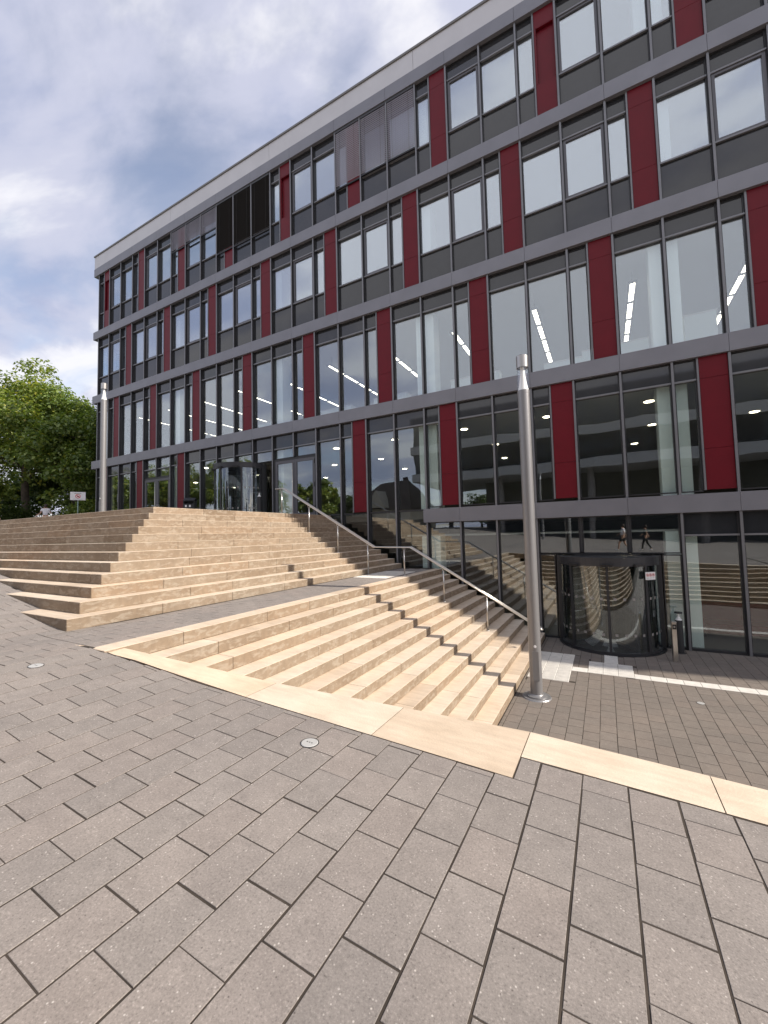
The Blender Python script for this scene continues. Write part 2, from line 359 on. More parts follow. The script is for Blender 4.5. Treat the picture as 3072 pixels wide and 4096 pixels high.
def sheet(name, xs, ys, zf, mat, parent=None):
    m = MB(); vs = [(x, y, zf(x, y)) for y in ys for x in xs]; n = len(xs)
    m.add(vs, [(j*n+i, j*n+i+1, (j+1)*n+i+1, (j+1)*n+i) for j in range(len(ys)-1) for i in range(n-1)])
    return m.build(name, mat, parent)
lin = lambda a, b, n: [a+(b-a)*i/n for i in range(n+1)]
tag(sheet('ground', lin(-1500, 1500, 6), lin(-1500, 1500, 6), lambda x, y: -.6, M['soil']), 'green and brown open ground around the plaza', 'ground', kind='structure')
# the pavers' bed and the plain paving beyond it
PX0, PX1, PY0, PY1 = 8.0, 35.0, -17.0, -7.45
bed = sheet('plaza', [8, 10, 12, 14, 16, 18, 20, 21.05, 21.2, 21.35, 21.5, 21.56], [-17, -15, -13, -11, -10.6, -9, -7.4], lambda x, y: g(x, y)-.003, M['bed'])
tag(bed, 'grey concrete block paving sloping in front of the stairs', 'paving', kind='structure')
bed2 = sheet('plaza_bed', [21.56, 21.75, 22.45, 22.8, 24.5, 26, 28, 30, 32, 35], [-17, -15, -13, -11.6, -10.94], lambda x, y: g(x, y)-.003, M['bed'], bed)
def farp(xs, ys, nm='far_paving'): return sheet(nm, xs, ys, g, M['paved'], bed)
farp([-120, -60, -20, 5, 8], [-120, -60, -40, -17, -12, -10.6, -9, -7.4])
farp([8, 13, 18, 21.4, 22.8, 24.5, 30, 35], [-120, -60, -40, -28, -17])
farp([35, 40, 60, 120], [-120, -60, -40, -17, -10.25])
# upper level by the building
top = sheet('upper_terrace', [-120, -40, -5, 5, 18.05], [-7.3, -3, 0.3, 20, 120], lambda x, y: ZT, M['paved'])
tag(top, 'grey paved terrace at the top of the stairs', 'terrace', kind='structure')
low = sheet('lower_plaza', [22.0, 26, 30, 34, 45, 60], [-11, -7, -3.5, 0.45], lambda x, y: -.003, M['bed'])
tag(low, 'brownish grey block paving of the sunken forecourt by the lower door', 'paving', kind='structure')
farp2 = sheet('far_paving', [34, 45, 60], [-7, -3.5, 0.3], lambda x, y: 0, M['paved'], low)
sheet('plaza_bed', [27.5, 28, 30, 32, 35], [-10.94, -10.60], lambda x, y: g(x, y)-.003, M['bed'], bed)
land = sheet('landing', [21.5, 22.8], [-10.95, -5, 0.0], lambda x, y: ZL-.003, M['bed'])
tag(land, 'narrow paved landing between the two stone flights', 'landing', kind='structure')

def paver_mesh(lx, ly, th=.06, ch=.0012):
    hx, hy = lx/2, ly/2; m = MB()
    m.add([(-hx,-hy,-th),(hx,-hy,-th),(hx,hy,-th),(-hx,hy,-th),(-hx,-hy,-ch),(hx,-hy,-ch),(hx,hy,-ch),(-hx,hy,-ch),
           (-hx+ch,-hy+ch,0),(hx-ch,-hy+ch,0),(hx-ch,hy-ch,0),(-hx+ch,hy-ch,0)],
          [(0,1,5,4),(1,2,6,5),(2,3,7,6),(3,0,4,7),(4,5,9,8),(5,6,10,9),(6,7,11,10),(7,4,8,11),(8,9,10,11)])
    return m
def clip_rect(x0, x1, y0, y1, holes):                   # cut a rectangle by axis-aligned holes, keep the largest rest
    for hx0, hx1, hy0, hy1 in holes:
        if x1 <= hx0 or x0 >= hx1 or y1 <= hy0 or y0 >= hy1: continue
        c = [(x0, min(x1, hx0), y0, y1), (max(x0, hx1), x1, y0, y1), (x0, x1, y0, min(y1, hy0)), (x0, x1, max(y0, hy1), y1)]
        c = [(q[1]-q[0], q[3]-q[2], q) for q in c if q[1]-q[0] > .02 and q[3]-q[2] > .02]
        if not c: return None
        x0, x1, y0, y1 = max(c, key=lambda q: q[0]*q[1])[2]
    return x0, x1, y0, y1
def lay(parent, rects, zf, slope, mat, limit=300, gap=.008):
    cand = []
    for (x0, x1, y0, y1) in rects:
        cx, cy = (x0+x1)/2, (y0+y1)/2; z = zf(cx, cy); p = px((cx, cy, z)); a = 0
        if p and -80 < p[0] < 3150 and 0 < p[1] < 4200: a = (x1-x0)*(y1-y0)*(CAM[2]-z)/p[2]**3
        cand.append((a, x0, x1, y0, y1, cx, cy, z))
    cand.sort(key=lambda q: -q[0]); cache = {}; rest = MB()
    for i, (a, x0, x1, y0, y1, cx, cy, z) in enumerate(cand):
        jx, jy = random.gauss(0, .0011), random.gauss(0, .0011); sx, sy = slope(cx, cy); tx, ty = sy+random.gauss(0, .0010), -sx+random.gauss(0, .0010); dz = random.gauss(0, .0004)
        lx, ly = x1-x0-gap-.002, y1-y0-gap
        if i < limit and a > 0:
            key = (round(lx, 3), round(ly, 3))
            if key not in cache: cache[key] = paver_mesh(*key).mesh('paver', mat)
            o = link('paver', cache[key], parent, (cx+jx, cy+jy, z+dz)); o.rotation_euler = (math.atan(tx), math.atan(ty), random.gauss(0, .0012))
        else:
            pm = paver_mesh(lx, ly); rest.add([(cx+jx+v[0], cy+jy+v[1], z+dz+v[2]+v[0]*-ty+v[1]*tx) for v in pm.v], pm.f)
    if rest.v: tag(rest.build('small_pavers', mat, parent), kind='stuff')
PW, PL = .2456, .3208
# border geometry
BIN = lambda x: -10.76+(x-23.087)*(.545/4.48) if x < 27.566 else -10.215   # inner edge
def border_out(x): return -11.0+max(0, x-22.47)*.0726 if x < 24 else -10.889 if x < 27.566 else -10.612
rects = []
i0 = int((PX0-27.21)/PW)-1
for i in range(i0, int((PX1-27.21)/PW)+1):
    x0 = 27.21+i*PW; x1 = x0+PW; cx = (x0+x1)/2
    if x0 < PX0 or x1 > PX1: continue
    if cx > 22.45: ymax = border_out(x0)-.002 if not (x0 < 27.566 < x1) else -10.889
    elif cx > 21.60: ymax = -10.952
    else: ymax = -7.5
    j = 0
    while True:
        y1 = -11.265+.3208*60-(j+(.5 if i % 2 else 0))*PL; y0 = y1-PL; j += 1
        if y1 < PY0: break
        if y0 > ymax: continue
        yy1 = min(y1, ymax)
        if yy1-y0 < .03: continue
        cy = (y0+yy1)/2
        if cx < 21.60 and cy > -10.72:
            # under the stair? keep only where the lowest visible step does not cover it
            if g(cx, cy) < ZT-.02:
                kk = 0
                inside = any(cx < UX(k)-.1 and cy > UY(k)+.12 and g(cx, cy) < ZT-k*RI-.08 for k in range(12))
                if inside: continue
        rects.append((x0, x1, y0, yy1))
rects = [q for q in rects if not (q[0] < 27.566 < q[1] and q[3] > -10.885)] 
rects += [(27.569, 27.698, -10.889, -10.614)]
lay(bed, rects, g, gslope, M['paver'])
# landing pavers
lr = []
for i in range(6):
    x0 = 21.53+i*.2105; j = 0
    while True:
        y1 = -0.35-(j+(.5 if i % 2 else 0))*PL; y0 = y1-PL; j += 1
        if y1 < -10.95: break
        q = clip_rect(x0, x0+.2105, y0, y1, [(21.4, 22.62, -3.42, -1.35), (20, 23, -20, -10.95)])
        if q: lr.append(q)
lay(land, lr, lambda x, y: ZL, lambda x, y: (0, 0), M['paver'])
# lower forecourt pavers
LWX, LWY = .2456, .2456
TACT = [(26.41, 27.29, -3.72, -1.55), (27.29, 27.63, -2.89, -2.58), (27.63, 28.57, -2.88, -1.96), (27.965, 28.275, -1.96, -1.22), (28.57, 34.3, -2.89, -2.58)]
lowr = []
SY = lambda k: -10.23+.2985*(1.68-(ZL-k*RI))/RI
for i in range(0, 46):
    x0 = 23.0+i*LWX; j = 0
    while True:
        y1 = .25-(j+(.37 if i % 2 else 0))*.2906; y0 = y1-.2906; j += 1
        if y1 < SY(11): break
        if x0 > 33.95: break
        if x0+LWX < 25.9: continue
        q = clip_rect(x0, x0+LWX, y0, y1, TACT+[(20, 26.372, -20, 1), (20, 60, .10, 2), (20, 60, -20, SY(11)+.004)])
        if not q: continue
        cx, cy = (q[0]+q[1])/2, (q[2]+q[3])/2
        if math.hypot(cx-28.13, cy-.08) < 1.22: continue
        lowr.append(q)
lay(low, lowr, lambda x, y: 0, lambda x, y: (0, 0), M['paver_low'])
# white tactile slabs: ribbed
def tactile(x0, x1, y0, y1, parent, z, along='y', rib=True):
    m = MB().bevbox(x0+.003, x1-.003, y0+.003, y1-.003, z-.06, z+.002, .003)
    if rib:
        if along == 'y':
            n = int((x1-x0)/.0375)
            for i in range(n): xx = x0+(i+.5)*(x1-x0)/n; m.box(xx-.009, xx+.009, y0+.015, y1-.015, z+.001, z+.0065)
        else:
            n = int((y1-y0)/.0375)
            for i in range(n): yy = y0+(i+.5)*(y1-y0)/n; m.box(x0+.015, x1-.015, yy-.009, yy+.009, z+.001, z+.0065)
    return m.build('tactile_slab', M['tactile'], parent)
for i in range(3):
    for j in range(7): tactile(26.41+i*.2933, 26.41+(i+1)*.2933, -1.55-(j+1)*.31, -1.55-j*.31, low, 0, 'x')
for i in range(3):
    for j in range(3): tactile(27.63+i*.3133, 27.63+(i+1)*.3133, -1.96-(j+1)*.3067, -1.96-j*.3067, low, 0, 'y')
for j in range(2): tactile(27.965, 28.275, -1.22-(j+1)*.37, -1.22-j*.37, low, 0, 'y')
tactile(27.29, 27.63, -2.89, -2.58, low, 0, rib=False)
for i in range(19): tactile(28.57+i*.3, 28.57+(i+1)*.3, -2.89, -2.58, low, 0, rib=False)
for i in range(4):
    for j in range(7): tactile(21.53+i*.2725, 21.53+(i+1)*.2725, -1.35-(j+1)*.2957, -1.35-j*.2957, land, ZL, 'y')
# coping stones along the edge of the sloping plaza
cop = MB()
bst = empty('stone_border', (27.5, -10.5, 1.8)); tag(bst, 'sloping pale limestone border strip between the plaza paving and the sunken forecourt', 'border')
def coping(pts, nm='coping_stone'):
    m = MB(); L = bst.location
    m.prism([(x-L.x, y-L.y) for x, y in pts], lambda x, y: g(x+L.x, y+L.y)-.30-L.z, lambda x, y: g(x+L.x, y+L.y)+.003-L.z)
    o = m.build(nm, M['coping'], bst); return o
gj = .003
def strip(xa, xb, skew=.12):
    coping([(xa+gj, border_out(xa+.01)), (xb-gj, border_out(xb-.01)), (xb-gj, BIN(xb-.001)), (xa+gj, BIN(xa+.001))])
coping([(22.47, -11.0), (23.55, -10.905), (24.0, -10.889), (25.236, -10.889), (25.236, BIN(25.236)), (23.10, BIN(23.10))])
strip(25.24, 26.55); strip(26.55, 27.566)
for a, b in ((27.566, 28.655), (28.655, 29.9), (29.9, 31.3), (31.3, 32.7), (32.7, 34.1), (34.1, 35.5), (35.5, 37), (37, 38.5), (38.5, 40)): strip(a, b)

# ------------------------------------------------------------------ stairs
def split(a, b, lo=.85, hi=1.9):
    cuts = [a]; 
    while b-cuts[-1] > hi: cuts.append(cuts[-1]+random.uniform(lo, hi))
    cuts.append(b)
    if len(cuts) > 2 and cuts[-1]-cuts[-2] < .35: cuts.pop(-2)
    return list(zip(cuts, cuts[1:]))
def flight(name, label):
    e = empty(name, (0, 0, 0)); tag(e, label, 'stairs'); return e
upst = flight('stone_staircase', 'broad pale limestone steps climbing to the upper terrace, with one dark shaded side')
GAPJ = .0022
for k in range(12):
    z1 = ZT-k*RI; z0 = z1-RI+.004; dep = TU+.05 if k else 1.0
    core = B('step', M['concrete'], upst, UX(k)-.9, UX(k)-.03, UY(k)+.03, -.16, z1-RI+.002, z1-.02)
    for a, b in split(UY(k), -.13):
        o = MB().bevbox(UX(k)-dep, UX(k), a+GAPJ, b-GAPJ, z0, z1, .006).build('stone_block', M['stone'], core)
    # south side, buried where the plaza rises
    xw = 21.4-(z1-2.078)/.12573-.6
    if k == 0: xw = 2.0
    for a, b in split(max(xw, 2.0), UX(k)-dep-.001, .8, 1.7):
        m = MB().bevbox(a+GAPJ, b-GAPJ, UY(k), UY(k)+(TU+.05 if k else .8), z0, z1, .006)
        m.build('stone_block', M['stone'], core)
SY = lambda k: -10.23+.2985*(1.68-(ZL-k*RI))/RI          # nosing line of the flight below the border
lowst = flight('stone_staircase', 'lower flight of pale limestone steps dropping beside the glass front to the sunken forecourt')
for k in range(12):
    z1 = ZL-k*RI; z0 = z1-RI+.009; dep = TL+.05 if k else .297
    ys = -10.98 if k == 0 else -10.75 if k < 3 else SY(k)-.30
    core = B('step', M['concrete'], lowst, LX(k)-.85 if k else LX(k)-.29, LX(k)-.03, ys+.03, -.16, -.02, z1-.02)
    if k == 0: core.data.vertices.foreach_set('co', np.array([(v.co.x, v.co.y, max(v.co.z, z1-RI)) for v in core.data.vertices]).ravel())
    for a, b in split(ys, -.13, .9, 2.1):
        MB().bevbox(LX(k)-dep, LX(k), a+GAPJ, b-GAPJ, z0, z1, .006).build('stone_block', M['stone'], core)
sost = flight('stone_staircase', 'shaded limestone steps mirrored in the glass, below the stone border')
for k in range(3, 12):
    z1 = ZL-k*RI; z0 = z1-RI+.004; yn = SY(k)
    xs = LX(k)+.004; xe = 40 if z1 < 1.2 else 24.5+(1.923-.05-z1)/.044
    if xe-xs < .6: continue
    core = B('step', M['concrete'], sost, xs, xe-.02, yn-.75, yn-.03, -.02, z1-.02)
    for a, b in split(xs, xe, 1.0, 2.2):
        MB().bevbox(a+GAPJ, b-GAPJ, yn-TL-.05, yn, z0, z1, .006).build('stone_block', M['stone'], core)
B('retaining_wall', M['concrete'], low, 40.0, 40.3, -11, -10.26, -.6, 1.23)

# ------------------------------------------------------------------ the building
bld = empty('office_building', (0, 0, 0)); tag(bld, 'grey four-storey glass office building with red panels and horizontal metal bands', 'building')
XE = 51.25; KMAX = 29
def segs(a, b, step, off=0):
    xs = [a]; x = off
    while x < b-.3:
        if x > a+.3: xs.append(x)
        x += step
    xs.append(b); return list(zip(xs, xs[1:]))
for zt, zb, xa in ((Z['At'], Z['Ab'], -.52), (Z['Bt'], Z['Bb'], -.52), (Z['Ct'], Z['Cb'], -.52), (Z['Dt'], Z['Db'], 22.38)):
    for a, b in segs(xa, XE, 2.5, 1.25-2.5):
        B('band_panel', M['band'], bld, a+.003, b-.003, 0, .42, zb, zt, bev=.003)
for a, b in segs(-.52, XE, 2.5, 1.25-2.5): B('band_panel', M['band'], bld, a+.003, b-.003, 0, .42, Z['Rl'], Z['Rs']-.006, bev=.003)
for a, b in segs(-.50, XE, 7.5, 0): B('fascia_panel', M['fascia'], bld, a+.005, b-.005, .012, .42, Z['Rs'], Z['Rt']-.085, bev=.003)
B('roof_coping', M['coping_metal'], bld, -.54, XE+.02, -.03, .5, Z['Rt']-.085, Z['Rt'])
B('roof', M['concrete'], bld, -.45, XE, .425, 14.5, Z['Rl'], Z['Rt']-.1)
B('side_wall', M['frame'], bld, -.10, -.02, .30, 14.5, ZT-.5, Z['Rl'])
B('side_wall', M['frame'], bld, XE-.1, XE-.02, .43, 14.5, -.5, Z['Rl'])
B('rear_wall', M['darkwall'], bld, -.02, XE-.1, 14.3, 14.5, -.5, Z['Rl'])
# interior floors, ceilings and partitions
FL = {4: (Z['Rl'], Z['At']), 3: (Z['Ab'], Z['Bt']), 2: (Z['Bb'], Z['Ct']), 1: (Z['Cb'], Z['Dt']), 0: (Z['Db'], 0.0)}
for f, (zt, zb) in FL.items():
    x0 = 21.5 if f == 0 else -.02
    B('ceiling', M['ceil'], bld, x0, XE-.1, .47, 14.3, zt-.50, zt-.44)
    B('floor_slab', M['infloor'], bld, x0, XE-.1, .47, 14.3, zb-.35, zb-.06)
    B('partition', M['inwall'] if f > 1 else M['darkwall'], bld, x0, XE-.1, (6.5 if f > 2 else 9.0 if f == 2 else 12), (6.6 if f > 2 else 9.1 if f == 2 else 12.1), zb-.05, zt-.5)
    if f: B('edge_upstand', M['frame'], bld, x0, XE-.1, .43, .465, zt-.44, zt+.08)
B('partition', M['darkwall'], bld, 17.3, 17.4, .47, 12, 0, 4.0)
B('lobby_wall', M['darkwall'], bld, 17.4, 21.5, 5.0, 5.1, 0, 4.14)
B('floor_slab', M['infloor'], bld, 17.4, 21.5, .47, 12, -.3, 0)
for f in range(5):
    zt, zb = FL[f]
    for x in [7.5*i for i in range(0, 7)]:
        if f == 0 and x < 22: continue
        B('column', M['column'], bld, x-.36, x+.36, .38, .95, zb-.05, zt-.5, bev=.01)
# window kit
def window(x0, x1, zb, zt, trans, panes, sash=None, y=.18, glassm='glass', nm='window'):
    """frame mesh with bars; trans = heights of the bars; panes = kind for every field from the bottom up"""
    m = MB(); s = .028; yb = y+.09
    m.box(x0, x0+s, y-.03, yb, zb, zt); m.box(x1-s, x1, y-.03, yb, zb, zt)
    m.box(x0+s, x1-s, y-.05, yb, zb, zb+s); m.box(x0+s, x1-s, y-.05, yb, zt-s, zt)
    for t in trans: m.box(x0+s, x1-s, y-.01, yb, t-.026, t+.026)
    o = m.build(nm, M['frame'], bld)
    for t in trans: B('transom', M['fin'], o, x0+.002, x1-.002, y-.075, y-.011, t-.024, t+.024)
    ed = [zb+s]+[v for t in trans for v in (t-.028, t+.028)]+[zt-s]
    for i, kd in enumerate(panes):
        a, b = ed[2*i], ed[2*i+1]
        if kd == 'g':
            tl = random.gauss(0, .0007)
            MB().box(x0+s, x1-s, y+.02, y+.032, a, b).build('pane', M[glassm], o)
        elif kd == 's': MB().box(x0+s, x1-s, y-.005, y+.03, a, b).build('spandrel_panel', M['spandrel'], o)
        elif kd == 'o':   # opening sash: a second frame in front of the pane
            q = MB(); w_ = .07
            q.box(x0+s, x0+s+w_, y-.045, y+.02, a, b); q.box(x1-s-w_, x1-s, y-.045, y+.02, a, b); q.box(x0+s+w_, x1-s-w_, y-.045, y+.02, a, a+w_); q.box(x0+s+w_, x1-s-w_, y-.045, y+.02, b-w_, b)
            q.build('sash', M['frame2'], o)
            MB().box(x0+s+w_, x1-s-w_, y+.0, y+.012, a+w_, b-w_).build('pane', M[glassm], o)
    return o
def redpanel(x0, x1, zb, zt, seams, open_=False):
    ed = [zb]+list(seams)+[zt]
    for i in range(len(ed)-1):
        a, b = ed[i]+.003, ed[i+1]-.003
        if open_ and i == 1:
            m = MB(); d = .06
            m.box(x0, x0+d, .10, .18, a, b); m.box(x1-.03, x1, .10, .18, a, b); m.box(x0+d, x1-.03, .10, .18, b-.03, b)
            m.box(x0+d, x1-.03, .20, .22, a, b); m.build('red_panel', M['red'], bld)
        else: B('red_panel', M['red'], bld, x0, x1, .10, .14, a, b, bev=.003)
    B('panel_mullion', M['fin'], bld, x0-.05, x0-.006, .08, .20, zb, zt)
def fin(k, zb, zt):
    o = B('fin', M['frame'], bld, k*MOD-.026, k*MOD+.026, .066, .150, zb, zt)
    B('front_strip', M['fin'], o, k*MOD-.03, k*MOD+.03, .045, .065, zb, zt, bev=.003)
    B('mullion', M['frame'], bld, k*MOD-.036, k*MOD+.036, .150, .30, zb, zt)
REDM = {4: 1, 3: 0, 2: 2, 1: 1}
for f in (4, 3, 2):
    zt, zb = FL[f]; tr = zt-.59; si = zb+1.14
    for k in range(KMAX+1): fin(k, zb, zt)
    for k in range(KMAX):
        x0 = k*MOD+.036; x1 = (k+1)*MOD-.036; ph = (k-REDM[f]) % 3
        tb = [tr] if f == 2 else [si, tr]
        if ph == 2:
            window(x0, x0+.50, zb, zt, tb, ['g', 's'] if f == 2 else ['s', 'g', 's'], glassm='glass_mid' if f == 2 else 'glass')
            redpanel(x0+.56, x1+.005, zb, zt, (zb+1.17, zt-.58), f == 4 and k in (12, 21, 0))
        else:
            ms = 'o' if (f == 4 and ph == 0) or (f == 3 and ph == 1) else 'g'
            window(x0, x1, zb, zt, tb, ['g', 's'] if f == 2 else ['s', ms, 's'], glassm='glass_mid' if f == 2 else 'glass')
# entrance storey
zt, zb = FL[1]; tr = zt-.59
for k in range(KMAX+1):
    if k in (10, 11): fin(k, 6.86, zt)
    elif k == 9: fin(k, ZT-.1, zt)
    elif k in (13, 5): fin(k, 6.86, zt)
    elif k in (15, 16, 17): fin(k, {15: 3.6, 16: 2.7, 17: 2.06}[k], zt)
    elif k <= 14: fin(k, ZT-.1, zt)
    else: fin(k, zb, zt)
for k in range(KMAX):
    x0 = k*MOD+.036; x1 = (k+1)*MOD-.036; b0 = ZT-.02 if k < 18 else zb
    if 4 <= k < 6 or 12 <= k < 14: window(x0, x1, 6.84, zt, [7.31], ['g', 's' if k >= 12 else 'g'], glassm='glass_low'); continue
    if 9 <= k < 12: window(x0, x1, 6.80, zt, [7.31], ['g', 's'], glassm='glass_low'); continue
    ph = (k-1) % 3
    if ph == 2:
        window(x0, x0+.50, b0+.06, zt, [tr], ['g', 's'], glassm='glass_low')
        redpanel(x0+.56, x1+.005, b0+.10, zt, (5.42, tr))
    else: window(x0, x1, b0+.06, zt, [tr], ['g', 's'], glassm='glass_low')
    if 14 <= k < 18:
        zlow = {14: 3.3, 15: 2.5, 16: 2.0, 17: 2.0}[k]
        window(x0, x1, zlow, ZT+.035, [], ['g'], glassm='glass_low')
B('threshold', M['frame'], bld, 0, 17.5, .16, .47, ZT-.12, ZT+.035)
# lower storey beside the stairs and the forecourt
zt, zb = FL[0]
for k in range(18, KMAX+1):
    if k in (22, 23): B('mullion', M['frame'], bld, k*MOD-.03, k*MOD+.03, .13, .30, 2.64, zt); continue
    fin(k, {18: 2.0, 19: 1.2, 20: .45}.get(k, 0.0), zt)
for k in range(18, KMAX):
    x0 = k*MOD+.036; x1 = (k+1)*MOD-.036
    if 21 <= k < 24: window(x0, x1, 2.60, zt, [], ['g'], glassm='glass_low'); continue
    if k < 21: window(x0, x1, {18: 1.2, 19: .4, 20: .0}[k], zt, [], ['g'], glassm='glass_low')
    else: window(x0, x1, 0.03, zt, [3.10], ['g', 's'], glassm='glass_low')
window(26.29, 26.74, .03, 2.57, [], ['g'], glassm='glass_low'); window(29.51, 29.96, .03, 2.57, [], ['g'], glassm='glass_low')
B('base_plinth', M['frame'], bld, 22.4, 35.0, .13, .30, -.3, .03)
B('base_plinth', M['frame'], bld, 17.5, 22.4, .16, .32, .3, 1.9)
# plain run of facade beyond the detailed part
for f, (zt_, zb_) in FL.items():
    B('window_run', M['spandrel'], bld, KMAX*MOD+.05, XE-.1, .20, .26, zb_, zt_)
    m = MB()
    for k in range(KMAX+1, 41): m.box(k*MOD-.03, k*MOD+.03, .045, .195, zb_, zt_)
    m.build('fin_run', M['fin'], bld)
# blinds on the top floor
def blind(k, zbot, ang, mat, d=.021):
    x0, x1 = k*MOD+.045, (k+1)*MOD-.045; ztop = Z['Rl']-.02; n = int((ztop-.12-zbot-.05)/.082)
    head = B('blind', M['frame'], bld, x0, x1, .03, .095, ztop-.10, ztop+.01)
    me = None
    for i in range(n):
        z = ztop-.14-i*.082
        if me is None:
            ca, sa = math.cos(ang), math.sin(ang); q = MB(); xm = x1-x0
            pr = [(-d, -.0), (0, .006), (d, 0), (d, -.002), (0, .004), (-d, -.002)]
            pr = [(a*ca-b*sa, a*sa+b*ca) for a, b in pr]
            q.add([(0, a, b) for a, b in pr]+[(xm, a, b) for a, b in pr], [(i_, (i_+1) % 6, 6+(i_+1) % 6, 6+i_) for i_ in range(6)]+[(0,1,2,3,4,5)[::-1], (6,7,8,9,10,11)]); me = q.mesh('slat', mat)
        link('slat', me, head, (x0, .062, z))
    B('bottom_rail', M['slat_dark'], head, x0, x1, .035, .09, zbot-.02, zbot+.045)
    for xx in (x0+.22, x1-.22): MB().tube([(xx, .030, ztop-.1), (xx, .030, zbot)], .004, 5).build('cord', M['dark'], head)
for k, zb_, a in ((6, 19.33, -.32), (7, 19.39, -.32), (8, 19.37, -.32), (15, 18.0, -.48), (16, 18.05, -.30), (17, 18.06, -.30)): blind(k, zb_, a, M['slat'])
for k, zb_ in ((9, 17.87), (10, 17.85), (11, 17.84)): blind(k, zb_, -.55, M['slat_dark'], .032)

# ------------------------------------------------------------------ doors
def arc(m, cx, cy, r0, r1, z0, z1, a0, a1, n=16):
    vs = []
    for i in range(n+1):
        a = a0+(a1-a0)*i/n; c, s = math.cos(a), math.sin(a); vs += [(cx+r0*c, cy+r0*s, z0), (cx+r1*c, cy+r1*s, z0), (cx+r1*c, cy+r1*s, z1), (cx+r0*c, cy+r0*s, z1)]
    fs = [(i*4+j, (i+1)*4+j, (i+1)*4+(j+1) % 4, i*4+(j+1) % 4) for i in range(n) for j in range(4)]+[(0,1,2,3), tuple(n*4+j for j in (3,2,1,0))]
    return m.add(vs, fs)
def revolving(cx, zb, h, label):
    cy, rad = .08, 1.26; t = zb+h
    m = MB(); arc(m, cx, cy, rad-.10, rad+.03, t-.24, t-.005, 0, 2*math.pi, 48); m.disc(cx, cy, t-.02, rad-.06, 48)
    o = m.build('revolving_door', M['frame'], bld); o['label'] = label
    B('portal_post', M['frame'], o, cx-1.345, cx-1.17, .05, .30, zb, t); B('portal_post', M['frame'], o, cx+1.17, cx+1.345, .05, .30, zb, t)
    b = MB(); b.lathe([(rad+.10, zb-.01), (rad+.10, zb+.012), (rad+.02, zb+.022)], cx, cy, 48); b.disc(cx, cy, zb+.0225, rad+.025, 48); b.build('base_ring', M['dark'], o)
    r_ = MB(); arc(r_, cx, cy, rad-.05, rad+.01, zb+.022, zb+.07, math.pi, 2*math.pi, 32); r_.build('bottom_rail', M['frame'], o)
    for a0, a1 in ((185, 222), (226, 268.5), (271.5, 314), (318, 355)):
        q = MB(); arc(q, cx, cy, rad-.028, rad-.016, zb+.07, t-.24, R(a0), R(a1), 12); q.build('curved_pane', M['door_glass'], o, angle=.6)
    for a, w_ in ((224, .075), (270, .05), (316, .075), (184, .06), (356, .06)):
        q = MB(); arc(q, cx, cy, rad-.06, rad+.012, zb+.06, t-.235, R(a)-w_/2/rad, R(a)+w_/2/rad, 3); q.build('post', M['frame'], o)
    for a0, a1 in ((10, 60), (120, 170)):
        q = MB(); arc(q, cx, cy, rad-.028, rad-.016, zb+.05, t-.24, R(a0), R(a1), 12); q.build('curved_pane', M['door_glass'], o, angle=.6)
    for a in (10, 60, 120, 170):
        q = MB(); arc(q, cx, cy, rad-.06, rad+.012, zb+.02, t-.235, R(a)-.03, R(a)+.03, 3); q.build('post', M['frame'], o)
    for a in (35, 125, 215, 305):   # turning wings
        ca, sa = math.cos(R(a)), math.sin(R(a)); q = MB()
        def bar(r0, r1, z0, z1, th=.02):
            nx, ny = -sa*th, ca*th
            q.add([(cx+ca*r+sg*nx, cy+sa*r+sg*ny, z) for z in (z0, z1) for r, sg in ((r0,-1),(r1,-1),(r1,1),(r0,1))], [(3,2,1,0),(4,5,6,7),(0,1,5,4),(1,2,6,5),(2,3,7,6),(3,0,4,7)])
        bar(.03, .10, zb+.03, t-.26); bar(1.08, 1.15, zb+.03, t-.26); bar(.1, 1.08, zb+.03, zb+.15); bar(.1, 1.08, t-.34, t-.26); bar(.1, 1.08, zb+1.0, zb+1.04, .028)
        q.build('wing_frame', M['frame'], o)
        q = MB(); q.add([(cx+ca*r, cy+sa*r, z) for r, z in ((.1, zb+.15), (1.08, zb+.15), (1.08, t-.34), (.1, t-.34))], [(0,1,2,3)]); q.build('wing_pane', M['door_glass'], o)
    for a in (232, 270, 305):       # sensors on the canopy edge
        q = MB(); ca, sa = math.cos(R(a)), math.sin(R(a)); c = (cx+ca*(rad+.05), cy+sa*(rad+.05), t-.215)
        q.add([(c[0]-sa*u_+ca*v_, c[1]+ca*u_+sa*v_, c[2]+z_) for z_ in (-.03, .03) for u_, v_ in ((-.14,-.05),(.14,-.05),(.14,.05),(-.14,.05))], [(3,2,1,0),(4,5,6,7),(0,1,5,4),(1,2,6,5),(2,3,7,6),(3,0,4,7)]); q.build('sensor', M['dark'], o)
    for row in (.48, 1.42):         # safety squares stuck on the curved panes
        for a0, a1 in ((185, 222), (226, 268), (272, 314), (318, 355)):
            q = MB(); n = 4
            for i in range(n):
                a = R(a0+(a1-a0)*(i+.5)/n); hw = .034/rad
                arc(q, cx, cy, rad-.0155, rad-.0145, zb+row, zb+row+.068, a-hw, a+hw, 1)
            q.build('safety_marking', M['concrete'], o)
    q = MB(); q.box(cx-.85, cx+.85, .14, .18, t-.004, t+.035); q.build('portal_head', M['frame'], o)
    return o
rdl = revolving(28.13, 0.0, 2.56, 'dark framed curved revolving door opening on the sunken forecourt')
rdu = revolving(13.05, ZT, 2.60, 'dark framed curved revolving door opening on the upper terrace')
